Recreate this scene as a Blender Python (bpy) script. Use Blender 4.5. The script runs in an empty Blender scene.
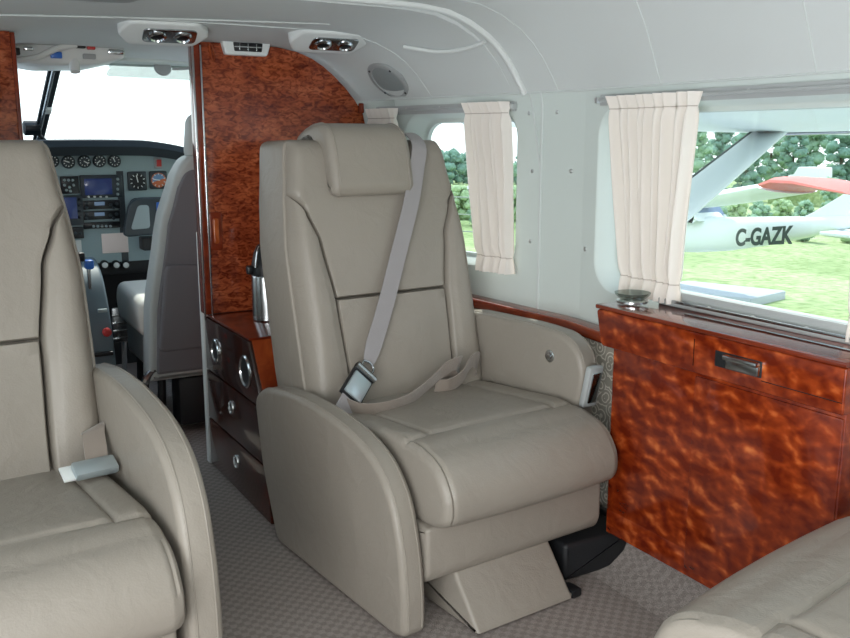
import bpy, bmesh, math, random
from mathutils import Vector, Matrix
random.seed(7)
SC = bpy.context.scene
COL = SC.collection
PI = math.pi
sin, cos, rad = math.sin, math.cos, math.radians

# ------------------------------------------------------------------ camera
FPX = 900.0
PITCH, YAW, EYE = rad(11.25), rad(29.8), 1.1
CR = Vector((cos(YAW), -sin(YAW), 0))
CD = Vector((sin(YAW)*cos(PITCH), cos(YAW)*cos(PITCH), -sin(PITCH)))
CU = CR.cross(CD)
CP = Vector((0, 0, EYE))
cam = bpy.data.objects.new('camera', bpy.data.cameras.new('camera'))
COL.objects.link(cam)
m3 = Matrix((CR, CU, -CD)).transposed()
cam.matrix_world = Matrix.Translation(CP) @ m3.to_4x4()
cam.data.sensor_width = 36
cam.data.lens = 36*FPX/850
cam.data.clip_start = 0.02
cam.data.clip_end = 2000
SC.camera = cam

def ray(x, y): return CD + CR*((x-425)/FPX) - CU*((y-319)/FPX)
def at(x, y, ax, v):
    r = ray(x, y); t = (v-CP[ax])/r[ax]
    return CP + r*t

# ------------------------------------------------------------------ materials
def srgb(r, g, b):
    f = lambda c: (c/255/12.92) if c/255 <= .04045 else ((c/255+.055)/1.055)**2.4
    return (f(r), f(g), f(b), 1)
MATS = {}
def mat(name, col, rough=.5, metal=0, coat=0, bump=0, bscale=200, var=0, vscale=8, spec=.5, trans=0, sheen=0):
    m = bpy.data.materials.new(name); m.use_nodes = True
    nt = m.node_tree; b = nt.nodes['Principled BSDF']
    b.inputs['Base Color'].default_value = col
    b.inputs['Roughness'].default_value = rough
    b.inputs['Metallic'].default_value = metal
    b.inputs['Coat Weight'].default_value = coat
    b.inputs['Coat Roughness'].default_value = .05
    b.inputs['Specular IOR Level'].default_value = spec
    b.inputs['Transmission Weight'].default_value = trans
    b.inputs['Sheen Weight'].default_value = sheen
    tc = nt.nodes.new('ShaderNodeTexCoord')
    if var:
        n = nt.nodes.new('ShaderNodeTexNoise'); n.inputs['Scale'].default_value = vscale
        n.inputs['Detail'].default_value = 5
        nt.links.new(tc.outputs['Object'], n.inputs['Vector'])
        mx = nt.nodes.new('ShaderNodeMix'); mx.data_type = 'RGBA'
        mx.inputs['A'].default_value = [c*(1-var) for c in col[:3]]+[1]
        mx.inputs['B'].default_value = [min(1, c*(1+var)) for c in col[:3]]+[1]
        nt.links.new(n.outputs['Fac'], mx.inputs['Factor'])
        nt.links.new(mx.outputs['Result'], b.inputs['Base Color'])
    if bump:
        n = nt.nodes.new('ShaderNodeTexNoise'); n.inputs['Scale'].default_value = bscale
        n.inputs['Detail'].default_value = 4
        nt.links.new(tc.outputs['Object'], n.inputs['Vector'])
        bp = nt.nodes.new('ShaderNodeBump'); bp.inputs['Strength'].default_value = bump
        bp.inputs['Distance'].default_value = .002
        nt.links.new(n.outputs['Fac'], bp.inputs['Height'])
        nt.links.new(bp.outputs['Normal'], b.inputs['Normal'])
    MATS[name] = m
    return m

def ramp(nt, stops):
    r = nt.nodes.new('ShaderNodeValToRGB'); e = r.color_ramp.elements
    while len(e) < len(stops): e.new(.5)
    for i, (p, c) in enumerate(stops):
        e[i].position = p; e[i].color = c
    return r

def burl(name, stops, scale, dist, stretch=(1, 1, 1), speck=None, speck_scale=60, lit_relief=0):
    m = mat(name, (0.2, .06, .02, 1), rough=.22, coat=.55, spec=.35)
    nt = m.node_tree; b = nt.nodes['Principled BSDF']
    tc = nt.nodes.new('ShaderNodeTexCoord')
    mp = nt.nodes.new('ShaderNodeMapping'); mp.inputs['Scale'].default_value = stretch
    nt.links.new(tc.outputs['Object'], mp.inputs['Vector'])
    big = nt.nodes.new('ShaderNodeTexNoise'); big.inputs['Scale'].default_value = scale*.22
    big.inputs['Detail'].default_value = 3
    n = nt.nodes.new('ShaderNodeTexNoise'); n.inputs['Scale'].default_value = scale
    n.inputs['Detail'].default_value = 6; n.inputs['Distortion'].default_value = dist
    n.inputs['Roughness'].default_value = .55
    nt.links.new(mp.outputs[0], n.inputs['Vector']); nt.links.new(mp.outputs[0], big.inputs['Vector'])
    ad = nt.nodes.new('ShaderNodeMath'); ad.operation = 'MULTIPLY_ADD'
    nt.links.new(big.outputs['Fac'], ad.inputs[0]); ad.inputs[1].default_value = .45
    sb = nt.nodes.new('ShaderNodeMath'); sb.operation = 'SUBTRACT'; sb.inputs[1].default_value = .225
    nt.links.new(n.outputs['Fac'], ad.inputs[2]); nt.links.new(ad.outputs[0], sb.inputs[0])
    r = ramp(nt, stops); nt.links.new(sb.outputs[0], r.inputs['Fac'])
    out = r.outputs['Color']
    if lit_relief:  # pommele figure with side-lit relief shading put into its colour
        mp2 = nt.nodes.new('ShaderNodeMapping'); mp2.inputs['Scale'].default_value = stretch; mp2.inputs['Location'].default_value = (0, .008, -.015)
        nt.links.new(tc.outputs['Object'], mp2.inputs['Vector'])
        na = nt.nodes.new('ShaderNodeTexNoise'); nb = nt.nodes.new('ShaderNodeTexNoise')
        for q_, mm in ((na, mp), (nb, mp2)):
            q_.inputs['Scale'].default_value = lit_relief; q_.inputs['Detail'].default_value = 2.5; q_.inputs['Distortion'].default_value = .25
            nt.links.new(mm.outputs[0], q_.inputs['Vector'])
        df = nt.nodes.new('ShaderNodeMath'); df.operation = 'SUBTRACT'
        nt.links.new(na.outputs['Fac'], df.inputs[0]); nt.links.new(nb.outputs['Fac'], df.inputs[1])
        ma = nt.nodes.new('ShaderNodeMath'); ma.operation = 'MULTIPLY_ADD'; ma.inputs[1].default_value = 1.15
        sc_ = nt.nodes.new('ShaderNodeMath'); sc_.operation = 'MULTIPLY_ADD'; sc_.inputs[1].default_value = .45; sc_.inputs[2].default_value = .262
        nt.links.new(sb.outputs[0], sc_.inputs[0])
        nt.links.new(df.outputs[0], ma.inputs[0]); nt.links.new(sc_.outputs[0], ma.inputs[2]); nt.links.new(ma.outputs[0], r.inputs['Fac'])
    if speck:
        v = nt.nodes.new('ShaderNodeTexNoise'); v.inputs['Scale'].default_value = speck_scale
        v.inputs['Detail'].default_value = 3; v.inputs['Distortion'].default_value = 1.2
        nt.links.new(mp.outputs[0], v.inputs['Vector'])
        r2 = ramp(nt, [(.40, (1, 1, 1, 1)), (.52, [.5+.5*c for c in speck[:3]]+[1]), (.66, speck)])
        nt.links.new(v.outputs['Fac'], r2.inputs['Fac'])
        mx = nt.nodes.new('ShaderNodeMix'); mx.data_type = 'RGBA'; mx.blend_type = 'MULTIPLY'
        mx.inputs['Factor'].default_value = 1
        nt.links.new(out, mx.inputs['A']); nt.links.new(r2.outputs['Color'], mx.inputs['B'])
        out = mx.outputs['Result']
    nt.links.new(out, b.inputs['Base Color'])
    return m

leather = mat('leather', srgb(149, 142, 132), rough=.40, bump=.25, bscale=260, var=.03, vscale=6, spec=.4)
_nt = leather.node_tree; _b = _nt.nodes['Principled BSDF']          # soft creases under the grain
_n = _nt.nodes.new('ShaderNodeTexNoise'); _n.inputs['Scale'].default_value = 16; _n.inputs['Detail'].default_value = 3; _n.inputs['Distortion'].default_value = .8
_t = _nt.nodes.new('ShaderNodeTexCoord'); _nt.links.new(_t.outputs['Object'], _n.inputs['Vector'])
_p = _nt.nodes.new('ShaderNodeBump'); _p.inputs['Strength'].default_value = .35; _p.inputs['Distance'].default_value = .008
_nt.links.new(_n.outputs['Fac'], _p.inputs['Height'])
_nt.links.new(_p.outputs[0], [x for x in _nt.nodes if x.type == 'BUMP' and x is not _p][0].inputs['Normal'])
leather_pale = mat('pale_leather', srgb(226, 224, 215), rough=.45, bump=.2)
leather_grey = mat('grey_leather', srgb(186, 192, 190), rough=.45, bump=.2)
lining = mat('wall_lining', srgb(206, 215, 211), rough=.75, bump=.12, bscale=400, spec=.25)
headlining = mat('headlining', srgb(210, 215, 214), rough=.85, bump=.15, bscale=500, spec=.2)
white_plastic = mat('white_plastic', srgb(222, 226, 224), rough=.4)
grey_plastic = mat('grey_plastic', srgb(160, 164, 164), rough=.5)
black_plastic = mat('black_plastic', srgb(20, 22, 25), rough=.4)
black_trim = mat('black_trim', srgb(26, 28, 31), rough=.55, bump=.2)
chrome = mat('chrome', srgb(215, 218, 220), rough=.16, metal=1)
steel = mat('steel', srgb(170, 174, 176), rough=.25, metal=1)
alu = mat('aluminium_rail', srgb(176, 180, 180), rough=.4, metal=.1)
belt_m = mat('belt_webbing', srgb(156, 152, 153), rough=.65, bump=.5, bscale=900, sheen=.2)
belt_d = mat('lap_webbing', srgb(146, 135, 125), rough=.4, bump=.4, bscale=700, sheen=.3)
buckle_m = mat('buckle_plate', srgb(178, 190, 194), rough=.3, metal=.6)
cred_wood = burl('dark_gloss_wood', [(.3, srgb(28, 14, 10)), (.55, srgb(58, 24, 14)), (.75, srgb(96, 40, 20))], 12, 1.5)
cab_wood = burl('pommele_wood', [(.30, srgb(100, 28, 9)), (.50, srgb(130, 46, 15)), (.61, srgb(152, 60, 22)), (.74, srgb(190, 92, 42)), (.9, srgb(212, 120, 60))], 12, .3, (1, .75, 1.15), lit_relief=24)
bh_wood = burl('burl_wood', [(.25, srgb(116, 46, 24)), (.42, srgb(152, 70, 38)), (.6, srgb(178, 92, 54)), (.78, srgb(198, 116, 74))], 7, 1.6, (.7, 1, 1.4), speck=srgb(156, 122, 108), speck_scale=58)
cap_wood = burl('red_gloss_wood', [(.3, srgb(92, 32, 16)), (.6, srgb(128, 50, 26)), (.8, srgb(158, 74, 40))], 14, .6, (1, .2, 1))
end_wood = burl('orange_gloss_wood', [(.3, srgb(128, 50, 20)), (.6, srgb(165, 78, 34)), (.8, srgb(190, 100, 50))], 12, .8)
panel_blue = mat('panel_paint', srgb(150, 172, 176), rough=.5, bump=.1)
glare_m = mat('glareshield_vinyl', srgb(16, 30, 38), rough=.7, bump=.3)
dark_dial = mat('dial_black', srgb(16, 20, 24), rough=.3)
bezel_m = mat('bezel', srgb(46, 56, 62), rough=.4)
dial_pale = mat('dial_pale', srgb(150, 165, 168), rough=.4)
ink_white = mat('ink_white', srgb(225, 230, 228), rough=.5)
dial_orange = mat('dial_orange', srgb(200, 110, 70), rough=.4)
dial_sky = mat('dial_sky', srgb(110, 150, 190), rough=.4)
red_m = mat('red_plastic', srgb(190, 50, 48), rough=.4)
blue_m = mat('blue_plastic', srgb(50, 110, 200), rough=.35)
placard_m = mat('placard_paper', srgb(245, 230, 224), rough=.7)
charcoal = mat('charcoal_fabric', srgb(122, 121, 126), rough=.9, bump=.4, bscale=500)
console_m = mat('console_paint', srgb(92, 108, 116), rough=.5)
curtain_m = mat('curtain_cloth', srgb(250, 244, 238), rough=.9, bump=.2, bscale=300)
stitch_m = mat('stitch', srgb(190, 178, 168), rough=.9)
screw_m = mat('screw_metal', srgb(210, 212, 212), rough=.3, metal=.8)
mesh_m = mat('speaker_mesh', srgb(150, 158, 158), rough=.7, bump=.8, bscale=900)
rubber = mat('rubber', srgb(14, 14, 14), rough=.7)
paint_white = mat('aircraft_white', srgb(232, 238, 238), rough=.4)
paint_red = mat('aircraft_red', srgb(214, 92, 76), rough=.35)
reg_m = mat('registration_ink', srgb(50, 66, 62), rough=.6)
concrete = mat('concrete', srgb(180, 186, 192), rough=.9, bump=.3, bscale=30)
wood_pole = mat('pole_wood', srgb(150, 160, 150), rough=.8)
roof_m = mat('pale_roof', srgb(226, 226, 222), rough=.6)
bark = mat('bark', srgb(90, 80, 66), rough=.9)
seam_m = mat('seam_trim', srgb(204, 210, 208), rough=.6)
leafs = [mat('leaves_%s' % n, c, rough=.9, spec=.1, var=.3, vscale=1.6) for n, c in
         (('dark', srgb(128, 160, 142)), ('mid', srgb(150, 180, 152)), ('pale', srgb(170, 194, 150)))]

# curtain lets light through
nt = curtain_m.node_tree; pb = nt.nodes['Principled BSDF']
tl = nt.nodes.new('ShaderNodeBsdfTranslucent'); tl.inputs['Color'].default_value = srgb(252, 246, 236)
ms = nt.nodes.new('ShaderNodeMixShader'); ms.inputs[0].default_value = .25
nt.links.new(pb.outputs[0], ms.inputs[1]); nt.links.new(tl.outputs[0], ms.inputs[2])
nt.links.new(ms.outputs[0], nt.nodes['Material Output'].inputs[0])

def glass_mat(name, tint, refl):
    m = bpy.data.materials.new(name); m.use_nodes = True; nt = m.node_tree
    nt.nodes.remove(nt.nodes['Principled BSDF'])
    t = nt.nodes.new('ShaderNodeBsdfTransparent'); t.inputs[0].default_value = tint
    g = nt.nodes.new('ShaderNodeBsdfGlossy'); g.inputs['Roughness'].default_value = .02
    mx = nt.nodes.new('ShaderNodeMixShader'); mx.inputs[0].default_value = refl
    nt.links.new(t.outputs[0], mx.inputs[1]); nt.links.new(g.outputs[0], mx.inputs[2])
    nt.links.new(mx.outputs[0], nt.nodes['Material Output'].inputs[0])
    return m
pane_m = glass_mat('window_pane', (.95, .98, .97, 1), .05)
visor_m = glass_mat('visor_acrylic', (.72, .76, .74, 1), .12)
dish_glass = mat('dish_glass', (.9, .96, .95, 1), rough=.03, trans=1)

def screen_mat(name, col, strength):
    m = mat(name, col, rough=.15); b = m.node_tree.nodes['Principled BSDF']
    b.inputs['Emission Color'].default_value = col; b.inputs['Emission Strength'].default_value = strength
    return m
screen_blue = screen_mat('lit_screen', srgb(34, 46, 84), .5)
screen_pale = screen_mat('lit_display', srgb(96, 116, 140), .5)

# carpet with a small woven check
def carpet_mat():
    m = mat('carpet', srgb(150, 142, 136), rough=.95, spec=.1); nt = m.node_tree; b = nt.nodes['Principled BSDF']
    tc = nt.nodes.new('ShaderNodeTexCoord')
    ck = nt.nodes.new('ShaderNodeTexChecker'); ck.inputs['Scale'].default_value = 64
    ck.inputs['Color1'].default_value = srgb(166, 157, 151); ck.inputs['Color2'].default_value = srgb(148, 139, 134)
    mp = nt.nodes.new('ShaderNodeMapping'); mp.inputs['Rotation'].default_value = (0, 0, rad(4))
    mp.inputs['Location'].default_value = (0, 0, .002)
    nt.links.new(tc.outputs['Object'], mp.inputs[0])
    nz = nt.nodes.new('ShaderNodeTexNoise'); nz.inputs['Scale'].default_value = 300
    v = nt.nodes.new('ShaderNodeMix'); v.data_type = 'VECTOR'; v.inputs['Factor'].default_value = .012
    nt.links.new(tc.outputs['Object'], nz.inputs['Vector'])
    nt.links.new(mp.outputs[0], v.inputs[4]); nt.links.new(nz.outputs['Color'], v.inputs[5])
    nt.links.new(v.outputs[1], ck.inputs['Vector'])
    n2 = nt.nodes.new('ShaderNodeTexNoise'); n2.inputs['Scale'].default_value = 420; n2.inputs['Detail'].default_value = 3
    nt.links.new(tc.outputs['Object'], n2.inputs['Vector'])
    r = ramp(nt, [(.3, (.66, .66, .66, 1)), (.7, (1.15, 1.15, 1.15, 1))]); nt.links.new(n2.outputs['Fac'], r.inputs[0])
    mx = nt.nodes.new('ShaderNodeMix'); mx.data_type = 'RGBA'; mx.blend_type = 'MULTIPLY'; mx.inputs['Factor'].default_value = 1
    nt.links.new(ck.outputs['Color'], mx.inputs['A']); nt.links.new(r.outputs['Color'], mx.inputs['B'])
    nt.links.new(mx.outputs['Result'], b.inputs['Base Color'])
    bp = nt.nodes.new('ShaderNodeBump'); bp.inputs['Strength'].default_value = .6; bp.inputs['Distance'].default_value = .004
    nt.links.new(n2.outputs['Fac'], bp.inputs['Height']); nt.links.new(bp.outputs[0], b.inputs['Normal'])
    return m
carpet = carpet_mat()

def scroll_mat():
    m = mat('scroll_fabric', srgb(176, 170, 156), rough=.9); nt = m.node_tree; b = nt.nodes['Principled BSDF']
    tc = nt.nodes.new('ShaderNodeTexCoord')
    n = nt.nodes.new('ShaderNodeTexVoronoi'); n.inputs['Scale'].default_value = 30; n.feature = 'F1'
    nt.links.new(tc.outputs['Object'], n.inputs['Vector'])
    w = nt.nodes.new('ShaderNodeMath'); w.operation = 'MULTIPLY'; w.inputs[1].default_value = 22
    s = nt.nodes.new('ShaderNodeMath'); s.operation = 'SINE'
    nt.links.new(n.outputs['Distance'], w.inputs[0]); nt.links.new(w.outputs[0], s.inputs[0])
    r = ramp(nt, [(.42, srgb(172, 168, 154)), (.55, srgb(232, 228, 216))]); nt.links.new(s.outputs[0], r.inputs[0])
    nt.links.new(r.outputs[0], b.inputs['Base Color'])
    return m
scroll = scroll_mat()

def grass_mat():
    m = mat('grass', srgb(170, 196, 110), rough=.95, spec=.1); nt = m.node_tree; b = nt.nodes['Principled BSDF']
    tc = nt.nodes.new('ShaderNodeTexCoord')
    n = nt.nodes.new('ShaderNodeTexNoise'); n.inputs['Scale'].default_value = .12; n.inputs['Detail'].default_value = 8
    n.inputs['Roughness'].default_value = .7
    nt.links.new(tc.outputs['Object'], n.inputs['Vector'])
    r = ramp(nt, [(.3, srgb(104, 128, 90)), (.45, srgb(146, 164, 116)), (.6, srgb(174, 186, 142)), (.75, srgb(194, 198, 168))])
    nt.links.new(n.outputs['Fac'], r.inputs[0])
    n2 = nt.nodes.new('ShaderNodeTexNoise'); n2.inputs['Scale'].default_value = 5; n2.inputs['Detail'].default_value = 6
    nt.links.new(tc.outputs['Object'], n2.inputs['Vector'])
    r2 = ramp(nt, [(.3, (.52, .62, .45, 1)), (.65, (1.12, 1.12, 1.12, 1))]); nt.links.new(n2.outputs['Fac'], r2.inputs[0])  # mottle deepened, so shadow variation is painted into the grass colour
    mx = nt.nodes.new('ShaderNodeMix'); mx.data_type = 'RGBA'; mx.blend_type = 'MULTIPLY'; mx.inputs['Factor'].default_value = 1
    nt.links.new(r.outputs[0], mx.inputs['A']); nt.links.new(r2.outputs[0], mx.inputs['B'])
    nt.links.new(mx.outputs['Result'], b.inputs['Base Color'])
    return m
grass = grass_mat()

# ------------------------------------------------------------------ mesh helpers
class MB:
    def __init__(s): s.v = []; s.f = []
    def add(s, vs, fs, M=None):
        o = len(s.v)
        s.v += [(M @ Vector(p)) if M else Vector(p) for p in vs]
        s.f += [[i+o for i in f] for f in fs]
        return s
    def box(s, lo, hi, bev=0, M=None, seg=2):
        bm = bmesh.new(); bmesh.ops.create_cube(bm, size=1)
        for v in bm.verts:
            v.co = Vector([lo[i]+(v.co[i]+.5)*(hi[i]-lo[i]) for i in range(3)])
        if bev: bmesh.ops.bevel(bm, geom=list(bm.edges), offset=bev, segments=seg, profile=.5, affect='EDGES')
        bm.verts.index_update()
        s.add([v.co.copy() for v in bm.verts], [[v.index for v in f.verts] for f in bm.faces], M); bm.free()
        return s
    def tube(s, pts, r, n=10, cap=True):
        pts = [Vector(p) for p in pts]; rings = []; up = None; vs = []; fs = []
        for i, p in enumerate(pts):
            d = (pts[min(i+1, len(pts)-1)]-pts[max(i-1, 0)]).normalized()
            if up is None:
                up = d.orthogonal().normalized()
            up = (up-d*up.dot(d)); up.normalize()
            sd = d.cross(up); rr = r[i] if isinstance(r, (list, tuple)) else r
            for k in range(n):
                a = 2*PI*k/n; vs.append(p+(up*cos(a)+sd*sin(a))*rr)
        for i in range(len(pts)-1):
            for k in range(n):
                k2 = (k+1) % n
                fs.append([i*n+k, i*n+k2, (i+1)*n+k2, (i+1)*n+k])
        if cap:
            fs.append(list(range(n))[::-1]); fs.append([(len(pts)-1)*n+k for k in range(n)])
        return s.add(vs, fs)
    def lathe(s, prof, M=None, n=28):      # prof: (r, z)
        vs = []; fs = []
        for r, z in prof:
            for k in range(n):
                a = 2*PI*k/n; vs.append((max(r, 1e-5)*cos(a), max(r, 1e-5)*sin(a), z))
        for i in range(len(prof)-1):
            for k in range(n):
                k2 = (k+1) % n
                fs.append([i*n+k, i*n+k2, (i+1)*n+k2, (i+1)*n+k])
        fs.append(list(range(n))[::-1]); fs.append([(len(prof)-1)*n+k for k in range(n)])
        return s.add(vs, fs, M)
    def sweep(s, prof, t0, t1, fn, r0=0, r1=0, seg=4, inner=0):
        """closed 2-D outline swept from t0 to t1 with rounded ends; fn(p, q, t) -> 3-D"""
        n = len(prof); area = sum(prof[i][0]*prof[(i+1) % n][1]-prof[(i+1) % n][0]*prof[i][1] for i in range(n))
        sg = 1 if area > 0 else -1
        nrm = []
        for i in range(n):
            a, b, c = Vector(prof[i-1]), Vector(prof[i]), Vector(prof[(i+1) % n])
            e1 = (b-a).normalized(); e2 = (c-b).normalized()
            n1 = Vector((-e1.y, e1.x))*sg; n2 = Vector((-e2.y, e2.x))*sg
            m = n1+n2
            m = n1 if m.length < 1e-6 else m.normalized()/max(.5, math.sqrt(max(0, (1+n1.dot(n2))/2)))
            nrm.append(m)
        d = 1 if t1 > t0 else -1
        st = []
        if r0:
            for k in range(seg+1):
                a = PI/2*k/seg; st.append((t0+d*r0*(1-cos(a)), r0*(1-sin(a))))
        else: st.append((t0, 0))
        for k in range(inner): st.append((t0+d*r0+(t1-d*r1-t0-d*r0)*(k+1)/(inner+1), 0))
        if r1:
            for k in range(seg+1):
                a = PI/2*k/seg; st.append((t1-d*r1*(1-sin(a)), r1*(1-cos(a))))
        else: st.append((t1, 0))
        vs = []; fs = []
        for t, ins in st:
            for i in range(n):
                p = Vector(prof[i])+nrm[i]*ins
                vs.append(fn(p.x, p.y, t))
        for j in range(len(st)-1):
            for i in range(n):
                i2 = (i+1) % n
                fs.append([j*n+i, j*n+i2, (j+1)*n+i2, (j+1)*n+i])
        fs.append(list(range(n))[::-1]); fs.append([(len(st)-1)*n+i for i in range(n)])
        return s.add(vs, fs)
    def grid(s, fn, us, vs_, flip=False):
        vs = [fn(u, v) for u in us for v in vs_]; nv = len(vs_); fs = []
        for i in range(len(us)-1):
            for j in range(nv-1):
                f = [i*nv+j, (i+1)*nv+j, (i+1)*nv+j+1, i*nv+j+1]
                fs.append(f[::-1] if flip else f)
        return s.add(vs, fs)
    def strip(s, pts, wid, th=.003):
        """webbing: centre points and half-width vectors, given thickness"""
        pts = [Vector(p) for p in pts]; wid = [Vector(w) for w in wid]; vs = []; fs = []
        for i, p in enumerate(pts):
            d = (pts[min(i+1, len(pts)-1)]-pts[max(i-1, 0)]).normalized()
            n = d.cross(wid[i]).normalized()*th/2
            vs += [p-wid[i]-n, p+wid[i]-n, p+wid[i]+n, p-wid[i]+n]
        for i in range(len(pts)-1):
            for k in range(4):
                k2 = (k+1) % 4
                fs.append([i*4+k, i*4+k2, i*4+4+k2, i*4+4+k])
        e = (len(pts)-1)*4
        fs += [[3, 2, 1, 0], [e, e+1, e+2, e+3]]
        return s.add(vs, fs)
    def build(s, name, m, parent=None, smooth=40, loc=None):
        me = bpy.data.meshes.new(name)
        me.from_pydata([tuple(p) for p in s.v], [], s.f)
        bm = bmesh.new(); bm.from_mesh(me)
        bmesh.ops.remove_doubles(bm, verts=bm.verts, dist=1e-6)
        bmesh.ops.recalc_face_normals(bm, faces=bm.faces)
        for f in bm.faces: f.smooth = smooth > 0
        if smooth:
            lim = rad(smooth)
            for e in bm.edges:
                if len(e.link_faces) == 2: e.smooth = e.calc_face_angle(0) < lim
        if loc is not None:
            bmesh.ops.translate(bm, verts=bm.verts, vec=-Vector(loc))
        bm.to_mesh(me); bm.free()
        me.materials.append(m)
        o = bpy.data.objects.new(name, me); COL.objects.link(o)
        if loc is not None: o.location = loc
        if parent: o.parent = parent
        return o

def fillet(pts, r, seg=5):
    """round the corners of a closed 2-D outline; r a number or list"""
    out = []; n = len(pts)
    for i in range(n):
        a, b, c = Vector(pts[i-1]), Vector(pts[i]), Vector(pts[(i+1) % n])
        rr = r[i] if isinstance(r, (list, tuple)) else r
        if rr <= 0: out.append((b.x, b.y)); continue
        d1 = (a-b); d2 = (c-b); l = min(rr, d1.length*.48, d2.length*.48)
        p0 = b+d1.normalized()*l; p2 = b+d2.normalized()*l
        for k in range(seg+1):
            t = k/seg; q = p0*(1-t)**2+b*2*t*(1-t)+p2*t*t
            out.append((q.x, q.y))
    return out
def densify(pts, step):
    out = []; n = len(pts)
    for i in range(n):
        a, b = Vector(pts[i]), Vector(pts[(i+1) % n]); k = max(1, round((b-a).length/step))
        for j in range(k):
            q = a+(b-a)*j/k; out.append((q.x, q.y))
    return out
def lerp_tab(tab, x):
    if x <= tab[0][0]: return tab[0][1]
    for (a, b), (c, d) in zip(tab, tab[1:]):
        if x <= c: 
            t = (x-a)/(c-a); t2 = t*t*(3-2*t)*.5+t*.5
            return b+(d-b)*t2
    return tab[-1][1]
def catmull(pts, n=8):
    P = [Vector(p) for p in pts]; out = []
    for i in range(len(P)-1):
        a = P[max(i-1, 0)]; b = P[i]; c = P[i+1]; d = P[min(i+2, len(P)-1)]
        for k in range(n):
            t = k/n
            out.append(.5*((2*b)+(c-a)*t+(2*a-5*b+4*c-d)*t*t+(3*b-a-3*c+d)*t**3))
    out.append(P[-1]); return out
def samples(L, r0, r1, n):
    s = []
    if r0: s += [r0*(1-cos(PI/2*k/5)) for k in range(5)]
    m = max(2, n)
    for k in range(m+1): s.append(r0+(L-r0-r1)*k/m)
    if r1: s += [L-r1*(1-sin(PI/2*k/5)) for k in range(1, 6)]
    if not r0: pass
    return [x/L for x in s]
def prof_f(e, r):
    if r <= 0 or e >= r: return 1.0
    return math.sqrt(max(0, 1-(1-e/r)**2))
def pad(mb, lo, hi, b0, b1, T, ra, rb, P, bulge=None, na=14, nb=22):
    """soft cushion panel between curves lo(w) and hi(w), b0 < w < b1. P(u, w, h) -> 3-D"""
    Lb = b1-b0; mid = (b0+b1)/2
    As = samples(max(.02, hi(mid)-lo(mid)), min(ra[0], (hi(mid)-lo(mid))*.4), min(ra[1], (hi(mid)-lo(mid))*.4), na)
    Bs = samples(Lb, rb[0], rb[1], nb)
    def f(a, b):
        w = b0+b*Lb; u0, u1 = lo(w), hi(w); L = u1-u0; u = u0+a*L
        r0 = ra[0] if not callable(ra[2] if len(ra) > 2 else None) else ra[2](w)
        r1 = ra[1] if not callable(ra[2] if len(ra) > 2 else None) else ra[2](w)
        h = T*min(prof_f(a*L, r0), prof_f((1-a)*L, r1))*min(prof_f(b*Lb, rb[0]), prof_f((1-b)*Lb, rb[1]))
        if bulge: h += bulge(a, b)*min(1, 4*a, 4*(1-a))*min(1, 6*b, 6*(1-b))
        return P(u, w, h)
    def g(a, b):
        w = b0+b*Lb; return P(lo(w)+a*(hi(w)-lo(w)), w, 0)
    mb.grid(f, As, Bs); mb.grid(g, As, Bs, True)
    return mb

def tag(o, label=None, cat=None, group=None, kind=None):
    if label: o['label'] = label
    if cat: o['category'] = cat
    if group: o['group'] = group
    if kind: o['kind'] = kind
    return o
def thing(name, label, cat, loc=(0, 0, 0), rz=0, group=None):
    o = bpy.data.objects.new(name, None); COL.objects.link(o); o.empty_display_size = .05
    o.location = loc; o.rotation_euler = (0, 0, rz)
    return tag(o, label, cat, group)
def copy_tree(o, parent=None):
    c = o.copy(); COL.objects.link(c)
    if parent: c.parent = parent
    for ch in [x for x in o.children if x is not c]: copy_tree(ch, c)
    return c
def struct(o): o['kind'] = 'structure'; return o
def frame(origin, xdir, ydir):
    x = Vector(xdir).normalized(); y = Vector(ydir); y = (y-x*y.dot(x)).normalized(); z = x.cross(y)
    return Matrix.Translation(origin) @ Matrix((x, y, z)).transposed().to_4x4()
def text_mesh(txt, size, M, name, m, parent, bold=0, sx=1, shear=0, depth=.001):
    cu = bpy.data.curves.new('lettering', 'FONT'); cu.body = txt; cu.size = size
    cu.align_x = 'CENTER'; cu.align_y = 'CENTER'; cu.offset = bold; cu.shear = shear; cu.extrude = depth
    to = bpy.data.objects.new('lettering', cu); COL.objects.link(to)
    dg = bpy.context.evaluated_depsgraph_get()
    me = bpy.data.meshes.new_from_object(to.evaluated_get(dg))
    bpy.data.objects.remove(to)
    me.transform(M @ Matrix.Diagonal((sx, 1, 1, 1)))
    me.materials.clear(); me.materials.append(m); me.name = name
    o = bpy.data.objects.new(name, me); COL.objects.link(o); o.parent = parent
    return o

# ------------------------------------------------------------------ cabin shell
XC = .53
def wx(y): return 1.66 if y <= 2.0 else 1.66-.24*(y-2.0)
def zc(y): return 1.462+.13*max(0, min(1, (2.1-y)/.4)) if y <= 2.26 else 1.450-.078*(min(y, 2.93)-2.26)
KS = [(0, 0), (.03, .2), (.06, .39), (.1, .577), (.14, .71), (.2, .85), (.27, .95), (.35, .99), (.42, 1)]
ZW = 1.235
def section(y, inset=0):
    w, z = wx(y), zc(y)
    out = []
    for i, (dx, k) in enumerate(KS):
        p = Vector((w-dx, y, ZW+(z-ZW)*k))
        a = KS[max(i-1, 0)]; b = KS[min(i+1, len(KS)-1)]
        t = Vector((-(b[0]-a[0]), 0, (z-ZW)*(b[1]-a[1]))).normalized()
        n = Vector((-t.z, 0, t.x))
        out.append(p+n*inset)
    return out
def surf_x(y, z):
    s = section(y)
    for a, b in zip(s, s[1:]):
        if a.z <= z <= b.z: return a.x+(b.x-a.x)*(z-a.z)/max(1e-6, b.z-a.z)
    return s[0].x if z < ZW else -9
def cove_hit(px, py):
    r = ray(px, py); t = 1.0
    while t < 5:
        p = CP+r*t
        if p.z > zc(p.y) or (p.z > .6 and p.x > surf_x(p.y, p.z)): return p
        t += .002
    return p

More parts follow.
